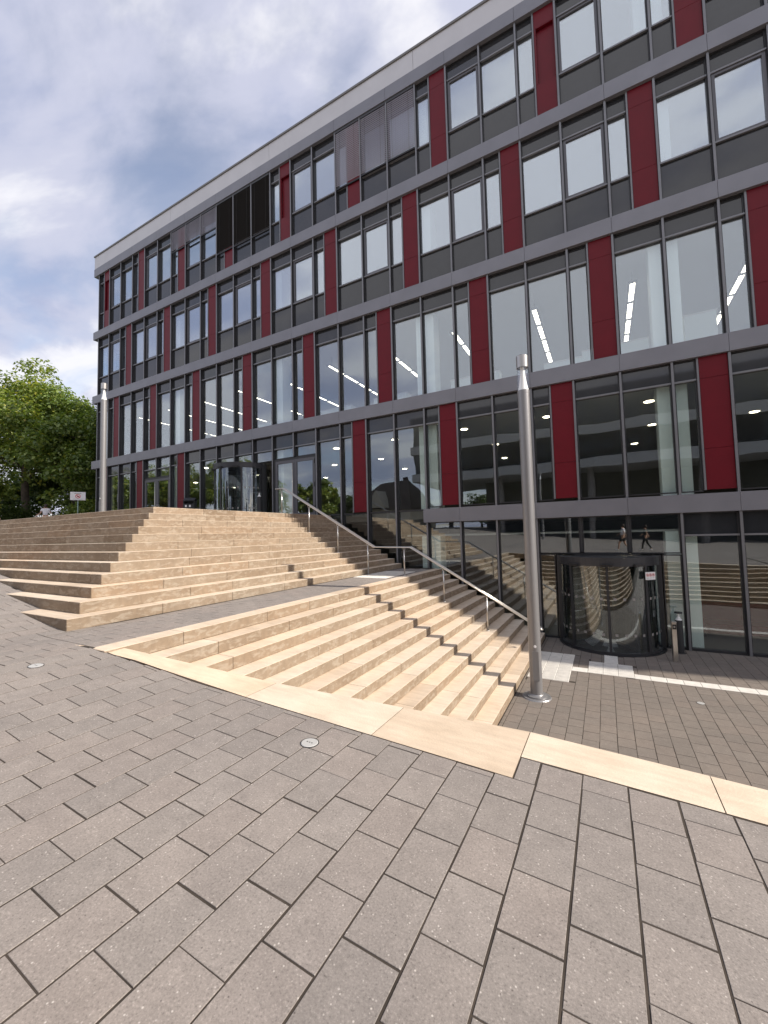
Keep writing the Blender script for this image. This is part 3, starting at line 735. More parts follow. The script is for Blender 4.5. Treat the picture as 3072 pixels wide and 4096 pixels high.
# notice with three prohibition signs on the lower revolving door
def ring(m, cx, cz, r_, w_, y, n=20):
    for i in range(n):
        a, b = 2*math.pi*i/n, 2*math.pi*(i+1)/n
        m.add([(cx+q*math.cos(s_), y, cz+q*math.sin(s_)) for s_, q in ((a, r_), (b, r_), (b, r_-w_), (a, r_-w_))], [(0,1,2,3)])
def slash(m, cx, cz, r_, w_, y):
    d = r_*.72; m.add([(cx-d-w_, y, cz+d-w_), (cx-d+w_, y, cz+d+w_), (cx+d+w_, y, cz-d+w_), (cx+d-w_, y, cz-d-w_)], [(0,1,2,3)])
a_ = R(316); nx, ny = 28.13+1.30*math.cos(a_), .08+1.30*math.sin(a_)
nt_ = empty('notice_plate', (29.13, -.86, 2.07)); tag(nt_, 'small white notice with three red prohibition signs on the revolving door', 'notice')
nt_.rotation_euler = (0, 0, R(40))
nt_.scale = (.78, .78, .78)
B('plate', M['sign_white'], nt_, -.19, .19, 0, .012, -.13, .13)
q1, q2 = MB(), MB()
for cx_ in (-.115, 0, .115):
    ring(q1, cx_, .03, .053, .012, -.002); slash(q1, cx_, .03, .05, .006, -.0025); q2.add([(cx_-.028, -.0015, .01), (cx_+.030, -.0015, .016), (cx_+.02, -.0015, .05), (cx_-.02, -.0015, .044)], [(0,1,2,3)])
    q2.add([(cx_-.04, -.0015, -.075), (cx_+.04, -.0015, -.075), (cx_+.04, -.0015, -.067), (cx_-.04, -.0015, -.067)], [(0,1,2,3)])
q1.build('red_symbols', M['sign_red'], nt_); q2.build('pictograms', M['sign_black'], nt_)
def double_door(x0, x1, label):
    zb_, zt_ = ZT, 6.82; xm = (x0+x1)/2
    m = MB(); m.box(x0+.04, x0+.12, .10, .30, zb_, zt_); m.box(x1-.12, x1-.04, .10, .30, zb_, zt_); m.box(x0+.12, x1-.12, .10, .30, zt_-.08, zt_)
    o = m.build('double_door', M['frame'], bld); o['label'] = label
    for a, b in ((x0+.125, xm-.004), (xm+.004, x1-.125)):
        q = MB(); q.box(a, a+.12, .11, .18, zb_+.02, zt_-.085); q.box(b-.12, b, .11, .18, zb_+.02, zt_-.085); q.box(a+.12, b-.12, .11, .18, zb_+.02, zb_+.20); q.box(a+.12, b-.12, .11, .18, zt_-.21, zt_-.085)
        q.build('door_leaf', M['frame2'], o); B('pane', M['glass_low'], o, a+.12, b-.12, .14, .152, zb_+.2, zt_-.21)
    MB().tube([(xm-.07, .11, zb_+.08), (xm-.07, .04, zb_+.08), (xm-.07, .04, zt_-.25), (xm-.07, .11, zt_-.25)], .018, 8).build('handle', M['steel'], o, True)
    for zz_ in (zb_+.3, zb_+1.3, zb_+2.3): MB().tube([(x1-.128, .098, zz_), (x1-.128, .098, zz_+.2)], .018, 6).build('hinge', M['dark'], o)
double_door(5.0, 7.5, 'dark framed double glass door with a tall steel pull, near the building corner'); double_door(15.0, 17.5, 'dark framed double glass door with a tall steel pull, at the head of the handrail')

# ------------------------------------------------------------------ lights inside
ORD = ['first', 'second', 'third', 'fourth', 'fifth', 'sixth', 'seventh', 'eighth', 'ninth', 'tenth', 'eleventh', 'twelfth']
def pendant(x, i):
    zc = 11.16; e = empty('pendant_light', (x, 1.3, zc)); tag(e, 'lit linear lamp behind the tall middle-storey glass, %s from the building corner' % ORD[i], 'lamp', 'pendant lamps in the middle storey')
    for i in range(5):
        y0 = i*1.32
        m = MB(); m.box(-.13, -.075, y0, y0+1.3, 0, .05); m.box(.075, .13, y0, y0+1.3, 0, .05); m.box(-.075, .075, y0, y0+.06, 0, .05); m.box(-.075, .075, y0+1.24, y0+1.3, 0, .05); m.box(-.13, .13, y0, y0+1.3, .05, .065)
        f_ = m.build('housing', M['frame'], e); B('tube', M['lamp_on'], f_, -.072, .072, y0+.062, y0+1.238, .02, .045)
    for y0 in (.3, 3.3, 6.3): MB().tube([(0, y0, .06), (0, y0, .5)], .006, 5).build('suspension', M['dark'], e); 
for i in range(12): pendant(-.75+3.0*i+.05, i)
for (x, y) in [(x_+.4*((j % 2)*2-1)*.5, y_) for x_ in [1.9+3.1*i for i in range(11)] for j, y_ in enumerate((2.0, 5.6, 9.4))]:
    MB().lathe([(0.0, 7.425), (.13, 7.425), (.15, 7.433)], x, y, 14).build('downlight', M['down_on'], bld)
for (x, y) in [(24+2.4*i, y_) for i in range(4) for y_ in (2.6, 6.0)]:
    MB().lathe([(0.0, 3.205), (.10, 3.205), (.115, 3.213)], x, y, 14).build('downlight', M['down_on'], bld)
# low furniture by the windows of the middle storey
for i, (x, w_, h_, y_) in enumerate(((13.0, 1.5, .95, 1.9), (17.4, 1.7, .9, 1.7), (20.2, 1.6, 1.0, 1.8), (24.0, 1.9, 1.0, 1.6), (27.2, 1.4, .95, 1.8), (28.7, 1.9, 1.05, 1.6), (31.0, .8, 1.5, 1.7))):
    e = empty('desk_cabinet', (x, y_, Z['Ct']-.06)); tag(e, ['white cabinet behind the middle-storey glass, between a column and the blinds', 'white cabinet under the second pendant lamp row of the middle storey', 'white cabinet behind middle-storey glass with a raised back, left of the lamp post', 'pale cabinet behind the middle-storey glass beside the lamp head', 'pale cabinet behind the middle-storey glass right of the lamp head', 'long pale cabinet with a notched top beside the right-hand column', 'tall pale cabinet right of the right-hand column'][i], 'cabinet')
    B('carcass', M['column'], e, -w_/2, w_/2, 0, .45, .05, h_-.04); B('top', M['white'], e, -w_/2-.02, w_/2+.02, -.02, .47, h_-.04, h_); B('plinth', M['dark'], e, -w_/2+.03, w_/2-.03, .03, .42, 0, .05)
# red sofa seen through the lower glass
sf = empty('red_sofa', (31.6, 2.2, -.06)); tag(sf, 'red sofa behind the lower glass right of the bollard lamp', 'sofa')
B('seat', M['red'], sf, -.9, .9, 0, .8, .12, .42, bev=.03); B('backrest', M['red'], sf, -.9, .9, .8, 1.0, .12, .95, bev=.03); B('armrest', M['red'], sf, -1.08, -.9, 0, 1, .12, .62, bev=.03); B('armrest', M['red'], sf, .9, 1.08, 0, 1, .12, .62, bev=.03)
for x in (-.9, .9):
    for y in (.1, .9): B('leg', M['dark'], sf, x-.03, x+.03, y-.03, y+.03, 0, .12)

# ------------------------------------------------------------------ handrail
hr = empty('handrail', (22, -2.66, 2.0)); tag(hr, 'brushed steel handrail with twin tubes running down both stone flights', 'handrail')
path = [(17.86, 5.045), (18.15, 5.05), (21.84, 2.94), (23.09, 2.925), (26.60, .885)]
def rp(x, z, dy): return (x-22, dy, z-2.0)
for dy in (-.065, .065): MB().tube([rp(x, z, dy) for x, z in path], .0215, 10).build('rail', M['steel'], hr, True)
for (x, z), s_ in ((path[0], -1), (path[-1], 1)):
    dz = 0 if s_ < 0 else -.575
    MB().tube([rp(x+s_*.065*math.cos(t_)*(1 if s_ < 0 else .87), z+dz*.065*math.cos(t_), .065*math.sin(t_)) for t_ in lin(math.pi/2, -math.pi/2, 8)], .0215, 10).build('rail_bend', M['steel'], hr, True)
def railz(x):
    for (a, za), (b, zb_) in zip(path, path[1:]):
        if a <= x <= b: return za+(zb_-za)*(x-a)/(b-a)
    return path[-1][1]
def stepz(x):
    if x <= XU: return ZT
    if x <= UX(11): return ZT-RI*math.ceil((x-XU)/TU-1e-6)
    if x <= XLW: return ZL
    return ZL-RI*math.ceil((x-XLW)/TL-1e-6)
for x in (18.06, 19.29, 20.47, 21.60, 22.86, 24.08, 25.28):
    z0, z1 = stepz(x), railz(x)
    p = MB().tube([rp(x, z0, 0), rp(x, z1-.09, 0)], .021, 10).build('post', M['steel'], hr, True)
    MB().lathe([(.0, z0+.012-2), (.05, z0+.012-2), (.055, z0+.001-2)], x-22, 0, 14).build('foot_plate', M['steel'], p)
    MB().tube([rp(x, z1-.02, -.065), rp(x, z1-.085, -.05), rp(x, z1-.095, 0), rp(x, z1-.085, .05), rp(x, z1-.02, .065)], .009, 6).build('bracket', M['steel'], p)

# ------------------------------------------------------------------ lamp posts
def lamp(x, y, z, h, label):
    e = empty('lamp_post', (x, y, z)); tag(e, label, 'lamp post', 'cylindrical lamp posts'); r_ = .118; gb, cb = h-.745, h-.26
    MB().lathe([(0, .02), (.265, .02), (.28, .0)], n=36).build('base_plate', M['lampgrey'], e)
    MB().lathe([(.20, .02), (.20, .045), (.135, .06), (r_+.004, .075)], n=36).build('collar', M['lampgrey'], e, angle=.5)
    MB().lathe([(r_, .05), (r_, gb-.07), (r_+.002, gb-.068), (r_+.002, gb), (r_-.012, gb)], n=40).build('pole', M['lampgrey'], e, angle=.5)
    MB().lathe([(r_-.004, gb), (r_-.004, cb+.02)], n=40).build('glass_cylinder', M['lamp_glass'], e, angle=.5)
    MB().lathe([(.112, gb+.004), (.104, gb+.03), (.086, gb+.10), (.068, gb+.20), (.052, gb+.32), (.042, cb-.02), (.040, cb+.03)], n=28).build('reflector_cone', M['reflector'], e, angle=.8)
    c = MB().lathe([(r_-.02, cb+.05), (r_-.02, cb), (r_+.002, cb), (r_+.002, h-.012), (r_-.012, h), (0, h)], n=40).build('cap', M['lamphead'], e, angle=.5)
    MB().lathe([(0, cb+.03), (.06, cb+.03), (.06, cb+.005), (0, cb+.005)], n=20).build('lamp_socket', M['lamphead'], c)
    MB().box(-.058, .058, -r_-.004, -r_+.03, .35, .92).build('service_door', M['lampgrey'], e)
    MB().lathe([(0, 0), (.028, 0), (.028, .004), (0, .006)], n=14).build('white_dot', M['sign_white'], e).location = (0, -r_-.001, 1.02)
    bpy.data.objects[-1] if False else None
    return e
l1 = lamp(26.785, -4.83, 0.0, 6.99, 'tall grey cylindrical lamp post with glass head, standing at the foot of the lower steps')
l2 = lamp(9.15, -4.1, ZT, 6.10, 'tall grey cylindrical lamp post with glass head, on the terrace near the building corner')
for e in (l1, l2):
    for c in e.children:
        if c.name.startswith('white_dot'): c.rotation_euler = (R(90), 0, 0)
    e.rotation_euler = (0, 0, R(12))
# bollard lamps and steel button pillars
def bollard(x, y, z, label):
    e = empty('bollard_lamp', (x, y, z)); tag(e, label, 'bollard', 'dark bollard lamps by the doors'); r_ = .085
    MB().lathe([(0, .012), (.12, .012), (.125, 0)], n=24).build('base_plate', M['dark'], e)
    MB().lathe([(r_, 0.01), (r_, .86), (.02, .862)], n=28).build('body', M['bin'], e, angle=.5)
    MB().lathe([(r_-.004, .862), (r_-.004, 1.045)], n=28).build('glass_cylinder', M['lamp_glass'], e, angle=.5)
    MB().lathe([(.080, .864), (.05, .90), (.022, .96), (.012, 1.03)], n=24).build('reflector_cone', M['reflector'], e, angle=.8)
    MB().lathe([(0, 1.04), (r_+.004, 1.04), (r_+.004, 1.075), (0, 1.083)], n=28).build('cap', M['bin'], e, angle=.5)
bollard(29.745, -.26, 0, 'dark bollard lamp with a white cone, right of the lower revolving door')
bollard(15.66, -1.4, ZT, 'dark bollard lamp with a white cone, in front of the upper revolving door')
def pillar(x, y, z, label, rz):
    e = empty('button_pillar', (x, y, z)); tag(e, label, 'pillar'); e.rotation_euler = (0, 0, rz)
    B('body', M['steel'], e, -.05, .05, -.06, .06, 0, .965, bev=.006); B('cap', M['steel'], e, -.054, .054, -.064, .064, .967, .985, bev=.004)
    q = B('button_panel', M['dark'], e, -.042, .042, -.066, -.055, .80, .92); MB().lathe([(0, .006), (.02, .006), (.022, 0)], n=14).build('button', M['lamphead'], q)
    for c in q.children: c.location = (0, -.066, .86); c.rotation_euler = (R(90), 0, 0)
pillar(29.525, -1.15, 0, 'slim brushed steel door-button pillar in front of the bollard lamp', R(8))
pillar(8.05, -.95, ZT, 'slim steel door-button pillar by the double door near the building corner', R(35))
# litter bin on the terrace
lb = empty('litter_bin', (10.75, -1.05, ZT)); tag(lb, 'dark grey litter bin with a sloping hood, on the terrace beside a red panel', 'bin'); lb.rotation_euler = (0, 0, R(38))
B('body', M['bin'], lb, -.25, .25, -.22, .22, .06, .86, bev=.01); B('foot', M['dark'], lb, -.2, .2, -.17, .17, 0, .06)
m = MB(); m.add([(x, y, z) for x in (-.25, .25) for y, z in ((-.22, 1.02), (.0, 1.16), (.22, 1.06), (.22, .87), (.20, .87), (.20, 1.04), (0, 1.13), (-.22, 1.0))], [(7,6,5,4,3,2,1,0), (8,9,10,11,12,13,14,15)]+[(i, (i+1) % 8, 8+(i+1) % 8, 8+i) for i in range(8)]); m.build('hood', M['bin'], lb)
B('post', M['bin'], lb, -.25, -.22, -.22, .20, .86, 1.0); B('post', M['bin'], lb, .22, .25, -.22, .20, .86, 1.0)
q = MB()
for x in (-.12, .06): q.add([(x-.045, -.223, .70), (x+.035, -.223, .70), (x+.035, -.223, .80), (x-.045, -.223, .80)], [(0,1,2,3)])
q.build('pictogram', M['sign_white'], lb)
# survey caps set in the paving
def cap(x, y, z, label, sl):
    e = empty('round_cap', (x, y, z)); tag(e, label, 'cap', 'round metal caps in the paving'); e.rotation_euler = (math.atan(sl[1]), -math.atan(sl[0]), 0)
    MB().lathe([(.0, .006), (.055, .006), (.062, .002)], n=28).build('disc', M['capmetal'], e); MB().lathe([(.062, .004), (.067, .003), (.069, -.01)], n=28).build('rim', M['dark'], e)
    for a in (-.02, 0, .02): MB().lathe([(0, .0068), (.006, .0066)], a, .0, 8).build('hole', M['dark'], e)
cap(26.23, -11.21, g(26.23, -11.21), 'round metal cap let into the sloping paving beside the stone border', gslope(26.2, -11.2))
cap(23.0, -11.575, g(23.0, -11.575), 'round metal cap let into the paving near the pointed tip of the stone border', gslope(23.0, -11.5))
cap(29.57, -3.86, 0.0, 'small round metal cap in the sunken forecourt paving', (0, 0))
# lightning rods on the roof
for x in (6.0, 16.7): tag(MB().tube([(x, .9, Z['Rt']-.1), (x, .9, Z['Rt']+1.3)], .012, 6).build('roof_rod', M['steel']), 'thin metal rod standing on the roof edge', 'rod', 'thin rods on the roof')

# ------------------------------------------------------------------ prohibition sign by the trees
sg = empty('park_sign', (.15, -1.0, ZT)); tag(sg, 'white rectangular sign with a red prohibition circle on a green post', 'sign'); sg.rotation_euler = (0, 0, R(58))
MB().tube([(0, 0, 0), (0, 0, 1.75)], .03, 10).build('post', M['greenpost'], sg, True)
B('plate', M['sign_white'], sg, -.38, .38, -.055, -.035, 1.70, 2.20, bev=.006)
q = MB(); ring(q, 0, 1.94, .13, .03, -.058, 24); slash(q, 0, 1.94, .12, .014, -.0585); q.build('prohibition_ring', M['sign_red'], sg)
q = MB(); q.add([(-.17, -.0575, 2.09), (.17, -.0575, 2.09), (.17, -.0575, 2.115), (-.17, -.0575, 2.115)], [(0,1,2,3)]); q.add([(-.06, -.057, 1.90), (.06, -.057, 1.90), (.07, -.057, 1.95), (-.03, -.057, 1.99)], [(0,1,2,3)])
q.add([(-.24, -.0575, 1.765), (.24, -.0575, 1.765), (.24, -.0575, 1.775), (-.24, -.0575, 1.775)], [(0,1,2,3)]); q.build('print', M['sign_black'], sg)

# ------------------------------------------------------------------ people
def skin(name, verts, edges, radii, mat, parent, sub=1, root=0):
    me = bpy.data.meshes.new(name); me.from_pydata(verts, edges, []); tmp = bpy.data.objects.new('tmp', me); COL.objects.link(tmp)
    bm = bmesh.new(); bm.from_mesh(me); ly = bm.verts.layers.skin.verify(); bm.verts.ensure_lookup_table()
    for i, v in enumerate(bm.verts):
        r_ = radii[i]; v[ly].radius = (r_, r_) if not isinstance(r_, tuple) else r_; v[ly].use_root = (i == root)
    bm.to_mesh(me); bm.free()
    tmp.modifiers.new('s', 'SKIN').use_smooth_shade = True; sb = tmp.modifiers.new('u', 'SUBSURF'); sb.levels = sub; sb.render_levels = sub
    dg = bpy.context.evaluated_depsgraph_get(); res = bpy.data.meshes.new_from_object(tmp.evaluated_get(dg)); bpy.data.objects.remove(tmp)
    res.materials.clear(); res.materials.append(mat); res.name = name
    return link(name, res, parent)
def person(loc, rz, h, label, top, bottom, stride=.28, arms=((.10, -.12, .95), (.16, .2, 1.05)), sleeves=True, group=None, shorts=False):
    s = h/1.72; e = empty('person', loc); tag(e, label, 'person', group); e.rotation_euler = (0, 0, rz); e.scale = (s, s, s)
    # faces +Y; left leg forward
    V = [(0,0,.95),(0,.01,1.12),(0,.0,1.32),(0,0,1.46),(0,.015,1.54),(0,.02,1.66),(0,.02,1.715),
         (.095,0,.90),(.10,stride*.5,.50),(.10,stride*.62,.09),(.10,stride*.62+.13,.03),
         (-.095,0,.90),(-.10,-stride*.15,.50),(-.10,-stride*.75,.13),(-.10,-stride*.62+.06,.03)]
    rr = [(.15,.11),(.135,.10),(.155,.105),(.10,.075),(.052,.052),(.078,.095),(.05,.06),(.085,.09),.058,.040,.035,(.085,.09),.058,.040,.035]
    E = [(0,1),(1,2),(2,3),(3,4),(4,5),(5,6),(0,7),(7,8),(8,9),(9,10),(0,11),(11,12),(12,13),(13,14)]
    armp = []
    for sg_, (dx, dy, dz) in zip((1, -1), arms):
        b = len(V); sh = (.185*sg_, 0, 1.41); el = (.185*sg_+sg_*.07, -.02+dy*.3, 1.14); wr = (el[0]+sg_*dx, el[1]+dy, dz); hd = (wr[0]+sg_*.02, wr[1]+.05, wr[2]-.05)
        V += [sh, el, wr, hd]; rr += [.05, .038, .027, .030]; E += [(3, b), (b, b+1), (b+1, b+2), (b+2, b+3)]; armp.append((sh, el))
        hb = len(V)
        for q in range(4):
            fx = (q-1.5)*.016; V.append((hd[0]+fx, hd[1]+.05, hd[2]-.05-.008*(1-abs(q-1.5)))); rr.append(.009); E.append((b+3, hb+q))
        V.append((hd[0]-sg_*.04, hd[1]+.025, hd[2]-.01)); rr.append(.010); E.append((b+3, hb+4))
    skin('body', V, E, rr, M['skin'], e)
    # shirt
    SV = [(0,0,.93),(0,.01,1.12),(0,0,1.32),(0,0,1.45)]; SR = [(.175,.135),(.155,.12),(.178,.128),(.10,.085)]; SE = [(0,1),(1,2),(2,3)]
    for sh, el in armp:
        b = len(SV); mid = tuple(a+(c-a)*.62 for a, c in zip(sh, el)); SV += [sh, mid]; SR += [.068, .062]; SE += [(2, b), (b, b+1)]
    skin('shirt', SV, SE, SR, top, e)
    f = .45 if shorts else 1.0
    TV = [(0,0,1.0),(0,0,.93)]; TR = [(.15,.115),(.165,.13)]; TE = [(0,1)]
    for sg_, kn, an in ((1, V[8], V[9]), (-1, V[12], V[13])):
        b = len(TV); TV += [(.095*sg_, 0, .88), kn if not shorts else tuple(a+(c-a)*.8 for a, c in zip((.095*sg_, 0, .88), kn))]; TR += [(.10,.105), .075]; TE += [(1, b), (b, b+1)]
        if not shorts: TV.append(tuple(an)); TR.append(.058); TE.append((b+1, b+2))
    skin('trousers', TV, TE, TR, bottom, e)
    m = MB(); m.ico((0, .0, 1.655), .098, 2, (1, 1.08, 1.15)); m.ico((0, -.045, 1.60), .085, 2, (1, .8, 1.2)); m.build('hair', M['hair'], e, True)
    m = MB()
    m.ico((0, .118, 1.63), .012, 1, (.8, 1.2, 1.5))
    for sx in (-.033, .033): m.ico((sx, .103, 1.652), .010, 1, (1.3, .6, .7))
    m.ico((0, .108, 1.592), .012, 1, (1.9, .5, .5)); m.build('face', M['skin'], e, True)
    for an, tt in ((V[9], V[10]), (V[13], V[14])):
        MB().tube([(an[0], tt[1]-.15, .045), (an[0], tt[1]-.05, .05), (an[0], tt[1]+.08, .035)], [.045, .05, .036], 8).build('shoe', M['shoe'], e, True)
    return e
person((-4.1, -.95, ZT), R(62), 1.68, 'person with dark hair in a white t-shirt and pale jeans walking away past the trees', M['tshirt'], M['jeans'], .3, ((.05, .12, 1.18), (.22, -.05, .98)))
person((-10.6, -1.6, ZT), R(-100), 1.66, 'person in dark navy clothes beside a grey post under the trees', M['navy'], M['black'], .2)
person((29.2, -18.4, g(29.2, -18.4)), R(92), 1.74, 'person in a white top and black shorts striding, mirrored in the lower glass', M['tshirt'], M['black'], .42, shorts=True)
person((30.5, -18.9, g(30.5, -18.9)), R(92), 1.70, 'person in a dark top and dark trousers striding, mirrored in the lower glass', M['black'], M['black'], .42)
def post(x, y, label):
    e = empty('grey_post', (x, y, ZT)); tag(e, label, 'post', 'grey posts under the trees')
    MB().tube([(0, 0, 0), (0, 0, .98)], .055, 12).build('shaft', M['lampgrey'], e, True); MB().lathe([(.055, .98), (.05, 1.0), (0, 1.005)], n=12).build('cap', M['lamphead'], e)
post(-11.3, -1.3, 'low grey post beside the person in navy'); post(-6.0, -.7, 'low grey post in front of the thick tree trunk')

# ------------------------------------------------------------------ trees
def tree(x, y, z, h, cr, label, mat, leaves, lsize=.26, trunk=.22, low=.28, seed=0, group='broadleaf trees', squash=1.0):
    rs = np.random.RandomState(seed); e = empty('broadleaf_tree', (x, y, z)); tag(e, label, 'tree', group)
    tm = MB(); th = h*low; lean = rs.uniform(-.03, .03, 2)*h
    topz = h*.80; P = [(0, 0, -.1), (lean[0]*.2, lean[1]*.2, th*.5), (lean[0]*.5, lean[1]*.5, th), (lean[0]*.8, lean[1]*.8, (th+topz)/2), (lean[0], lean[1], topz)]
    tm.tube(P, [trunk*1.25, trunk, trunk*.85, trunk*.5, trunk*.12], 9)
    clumps = []
    nb = 15
    for i in range(nb):
        f = .18+.82*(i+.5)/nb; z0 = th*.9+(topz-th*.9)*f*.85; a = i*2.4+rs.uniform(-.4, .4)
        prof = math.sin(math.pi*min(1, .18+.80*f))**.6
        L = cr*prof*rs.uniform(.7, 1.05); up = rs.uniform(.15, .5)*L
        p0 = np.array([lean[0]*f, lean[1]*f, z0]); p1 = p0+np.array([math.cos(a)*L*.5, math.sin(a)*L*.5, up*.7]); p2 = p0+np.array([math.cos(a)*L*.92, math.sin(a)*L*.92, up])
        tm.tube([p0, p1, p2], [trunk*.36*(1.1-f*.5), trunk*.20, trunk*.06], 6)
        for q, rr_ in ((.45, .24), (.72, .27), (.98, .22)):
            c = p0+(p1-p0)*min(1, q*2) if q < .5 else p1+(p2-p1)*(q-.5)*2
            for _ in range(2): clumps.append((c+rs.normal(0, .10*cr, 3), rr_*cr*rs.uniform(.75, 1.25)))
    for _ in range(9): clumps.append((np.array([lean[0], lean[1], topz])+rs.normal(0, .16*cr, 3)*np.array([1, 1, .8]), .22*cr*rs.uniform(.8, 1.3)))
    tm.build('trunk', M['bark'], e, True)
    n = leaves; ci = rs.choice(len(clumps), n, p=np.array([c[1]**2 for c in clumps])/sum(c[1]**2 for c in clumps))
    cc = np.array([c[0] for c in clumps])[ci]; cr_ = np.array([c[1] for c in clumps])[ci]
    d = rs.normal(size=(n, 3)); d /= np.linalg.norm(d, axis=1)[:, None]; rad = rs.uniform(.15, 1, n)**.45
    pt = cc+d*(rad*cr_)[:, None]*np.array([1, 1, .62*squash])
    nrm = d*.55+np.array([0, 0, .75])+rs.normal(0, .45, (n, 3)); nrm /= np.linalg.norm(nrm, axis=1)[:, None]
    t1 = np.cross(nrm, rs.normal(size=(n, 3))); t1 /= np.linalg.norm(t1, axis=1)[:, None]; t2 = np.cross(nrm, t1)
    sz = lsize*rs.uniform(.55, 1.25, n)[:, None]
    q = np.stack([pt-t1*sz*.6, pt-t2*sz*.36-t1*sz*.05+nrm*sz*.08, pt+t1*sz*.6-nrm*sz*.1, pt+t2*sz*.36-t1*sz*.05+nrm*sz*.08], 1).reshape(-1, 3)
    me = bpy.data.meshes.new('crown'); me.vertices.add(4*n); me.vertices.foreach_set('co', q.ravel()); me.loops.add(4*n); me.loops.foreach_set('vertex_index', np.arange(4*n)); me.polygons.add(n)
    me.polygons.foreach_set('loop_start', np.arange(0, 4*n, 4)); me.polygons.foreach_set('loop_total', np.full(n, 4)); me.update(); me.validate(); me.materials.append(mat)
    link('crown', me, e)
    return e
tree(-12.2, 4.2, ZT, 13.6, 5.4, 'large dark green broadleaf tree rising beside the building corner', M['leaf'], 26000, .27, .28, .16, 1)
tree(-8.6, 5.6, ZT, 13.2, 5.0, 'dense green broadleaf tree half hidden by the building corner', M['leaf'], 22000, .27, .26, .16, 8)
tree(-17.5, 3.0, ZT, 17.2, 6.2, 'tallest broadleaf tree with an airy crown tinged yellow, behind the dark tree', M['leaf2'], 20000, .27, .34, .2, 2)
tree(-21.5, 1.0, ZT, 16.0, 5.6, 'loose crowned broadleaf tree with sky showing through, at the end of the row', M['leaf2'], 15000, .26, .26, .22, 3)
tree(-24, 9.0, ZT, 14.0, 6.5, 'deep green broadleaf tree filling the gap behind the row', M['leaf3'], 22000, .32, .3, .12, 4)
tree(-15.5, 13, ZT, 13.0, 6.5, 'deep green broadleaf tree behind the dark tree at the building corner', M['leaf3'], 22000, .32, .3, .12, 5)
tree(-12.5, -2.2, ZT, 5.4, 2.4, 'small bright green tree with low branches in front of the row', M['leaf2'], 9000, .2, .09, .3, 6, group='small trees')
def shrub(x, y, z, h, r_, label, mat, n, seed):
    e = tree(x, y, z, h, r_, label, mat, n, .17, .05, .10, seed, 'shrubs under the trees', 1.3); e.name = 'shrub'; e['category'] = 'shrub'
shrub(-6.3, 2.6, ZT, 2.4, 1.6, 'rounded shrub with lit leaves behind the person in white', M['leaf2'], 4500, 11)
shrub(-4.3, 3.6, ZT, 2.6, 1.7, 'dark shrub behind the sign post', M['leaf3'], 4500, 12)
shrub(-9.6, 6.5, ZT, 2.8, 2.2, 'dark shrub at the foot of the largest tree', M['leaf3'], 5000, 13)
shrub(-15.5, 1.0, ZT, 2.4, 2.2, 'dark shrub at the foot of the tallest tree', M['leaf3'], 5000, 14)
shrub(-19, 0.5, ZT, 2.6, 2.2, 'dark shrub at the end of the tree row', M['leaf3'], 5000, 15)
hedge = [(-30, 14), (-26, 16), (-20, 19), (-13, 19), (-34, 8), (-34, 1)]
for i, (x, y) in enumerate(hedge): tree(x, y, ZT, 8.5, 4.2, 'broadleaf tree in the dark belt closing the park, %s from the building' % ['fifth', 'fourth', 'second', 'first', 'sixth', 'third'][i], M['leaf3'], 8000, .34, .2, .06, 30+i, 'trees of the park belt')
# across the plaza, seen in the glass
for i, (x, y, h, c) in enumerate(((-12, -24, 10, 4.5), (-20, -26, 12, 5), (-28, -24, 12, 5), (-37, -28, 13, 5.5), (-47, -26, 13, 5.5), (-58, -30, 14, 6), (-4, -27, 7, 3))):
    tree(x, y, ZT, h, c, 'small sunlit tree across the plaza beside the gabled house' if i == 6 else 'sunlit yellow-green tree across the plaza, mirrored in the glass, %s from the gabled house' % ORD[i], M['leaf2'], 9000, .36, .25, .15, 50+i, 'trees across the plaza')
for i, (x, y) in enumerate(((-9, -42), (-14, -46), (9, -58), (16, -60))): tree(x, y, 2.2, 8.5, 4, ['dark tree beside the gabled house across the plaza', 'dark tree behind the gabled house, farther from the plaza', 'dark tree between the house and the raised block', 'dark tree behind the raised block across the plaza'][i], M['leaf3'], 7000, .36, .22, .15, 70+i, 'trees beside the house')

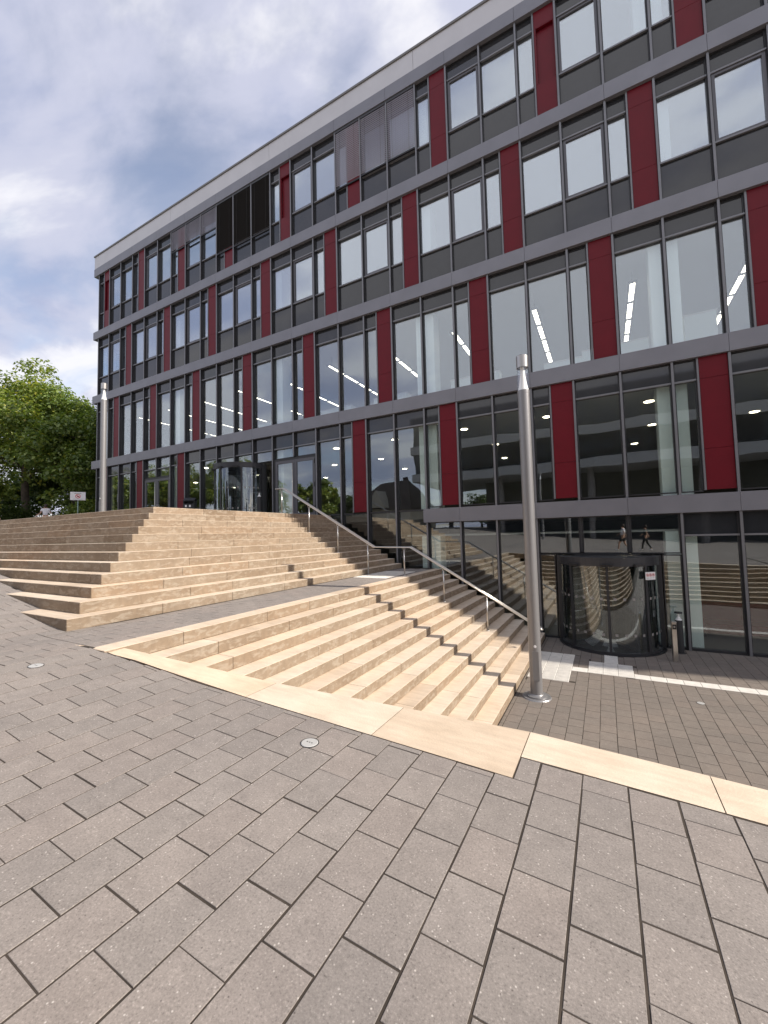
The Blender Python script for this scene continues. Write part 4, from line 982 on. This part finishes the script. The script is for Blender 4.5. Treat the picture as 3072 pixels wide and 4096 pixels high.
# ------------------------------------------------------------------ buildings across the plaza (mirrored in the glass)
ob = empty('opposite_building', (26, -35, 1.5)); tag(ob, 'dark glazed block with pale bands raised on columns, mirrored in the glass', 'building')
lx0, lx1 = 5.8-26, 30.0
for z0, z1 in ((8.5, 9.5), (9.5, 10.5), (12.8, 13.55), (16.4, 17.3)): pass
B('glazing', M['opp_dark'], ob, lx0+.3, lx1-.3, -15, -.3, 8.6, 16.9)
for z0, z1 in ((8.5, 9.6), (12.3, 13.4), (16.2, 17.2)): B('band', M['opp_band'], ob, lx0, lx1, -15.2, 0, z0, z1)
for i in range(21):
    for zz_ in (9.6, 13.4):
        xx = lx0+.6+i*2.35; o = B('window', M['opp_dark'], ob, xx+.08, xx+2.2, -.29, -.2, zz_+.1, zz_+2.6); B('pane', M['spandrel'], o, xx+.2, xx+2.08, -.2, -.18, zz_+.2, zz_+2.5)
for x in (-19, -9, 1, 11, 21, 29):
    for y in (-2, -12): MB().lathe([(.35, -.3), (.35, 8.5)], x, y, 16).build('column', M['concrete'], ob)
B('core', M['darkwall'], ob, -12, 24, -14, -6, -.3, 8.5)
hs = empty('gabled_house', (-1.5, -44, 2.2)); tag(hs, 'cream gabled house with a dark tiled roof, mirrored in the glass', 'house')
B('wall', M['render_wall'], hs, -5, 5, -5, 5, -.2, 5.0)
m = MB(); m.add([(-5.5, -5.6, 4.8), (5.5, -5.6, 4.8), (5.5, 5.6, 4.8), (-5.5, 5.6, 4.8), (-2.5, 0, 9.6), (2.5, 0, 9.6)], [(0,1,5,4), (2,3,4,5), (1,2,5), (3,0,4), (3,2,1,0)]); rf = m.build('roof', M['tiles'], hs)
B('chimney', M['tiles'], rf, 1.2, 1.8, -1.4, -.8, 7.5, 10.2)
m = MB(); m.add([(-2, 4.9, 5.0), (2, 4.9, 5.0), (2, 6.2, 5.0), (-2, 6.2, 5.0), (0, 6.2, 7.8), (0, 2.5, 7.8)], [(3, 2, 4), (0, 3, 4, 5), (2, 1, 5, 4), (0, 1, 2, 3)]); m.build('gable', M['render_wall'], hs)
for x in (-3.4, -1.1, 1.1, 3.4):
    o = B('window', M['white'], hs, x-.55, x+.55, 5.0, 5.06, 1.0, 2.5); B('pane', M['opp_dark'], o, x-.47, x+.47, 5.06, 5.07, 1.08, 2.42)
lamp(22.6, -30, g(22.6, -30), 6.99, 'tall grey cylindrical lamp post across the plaza, mirrored in the glass')
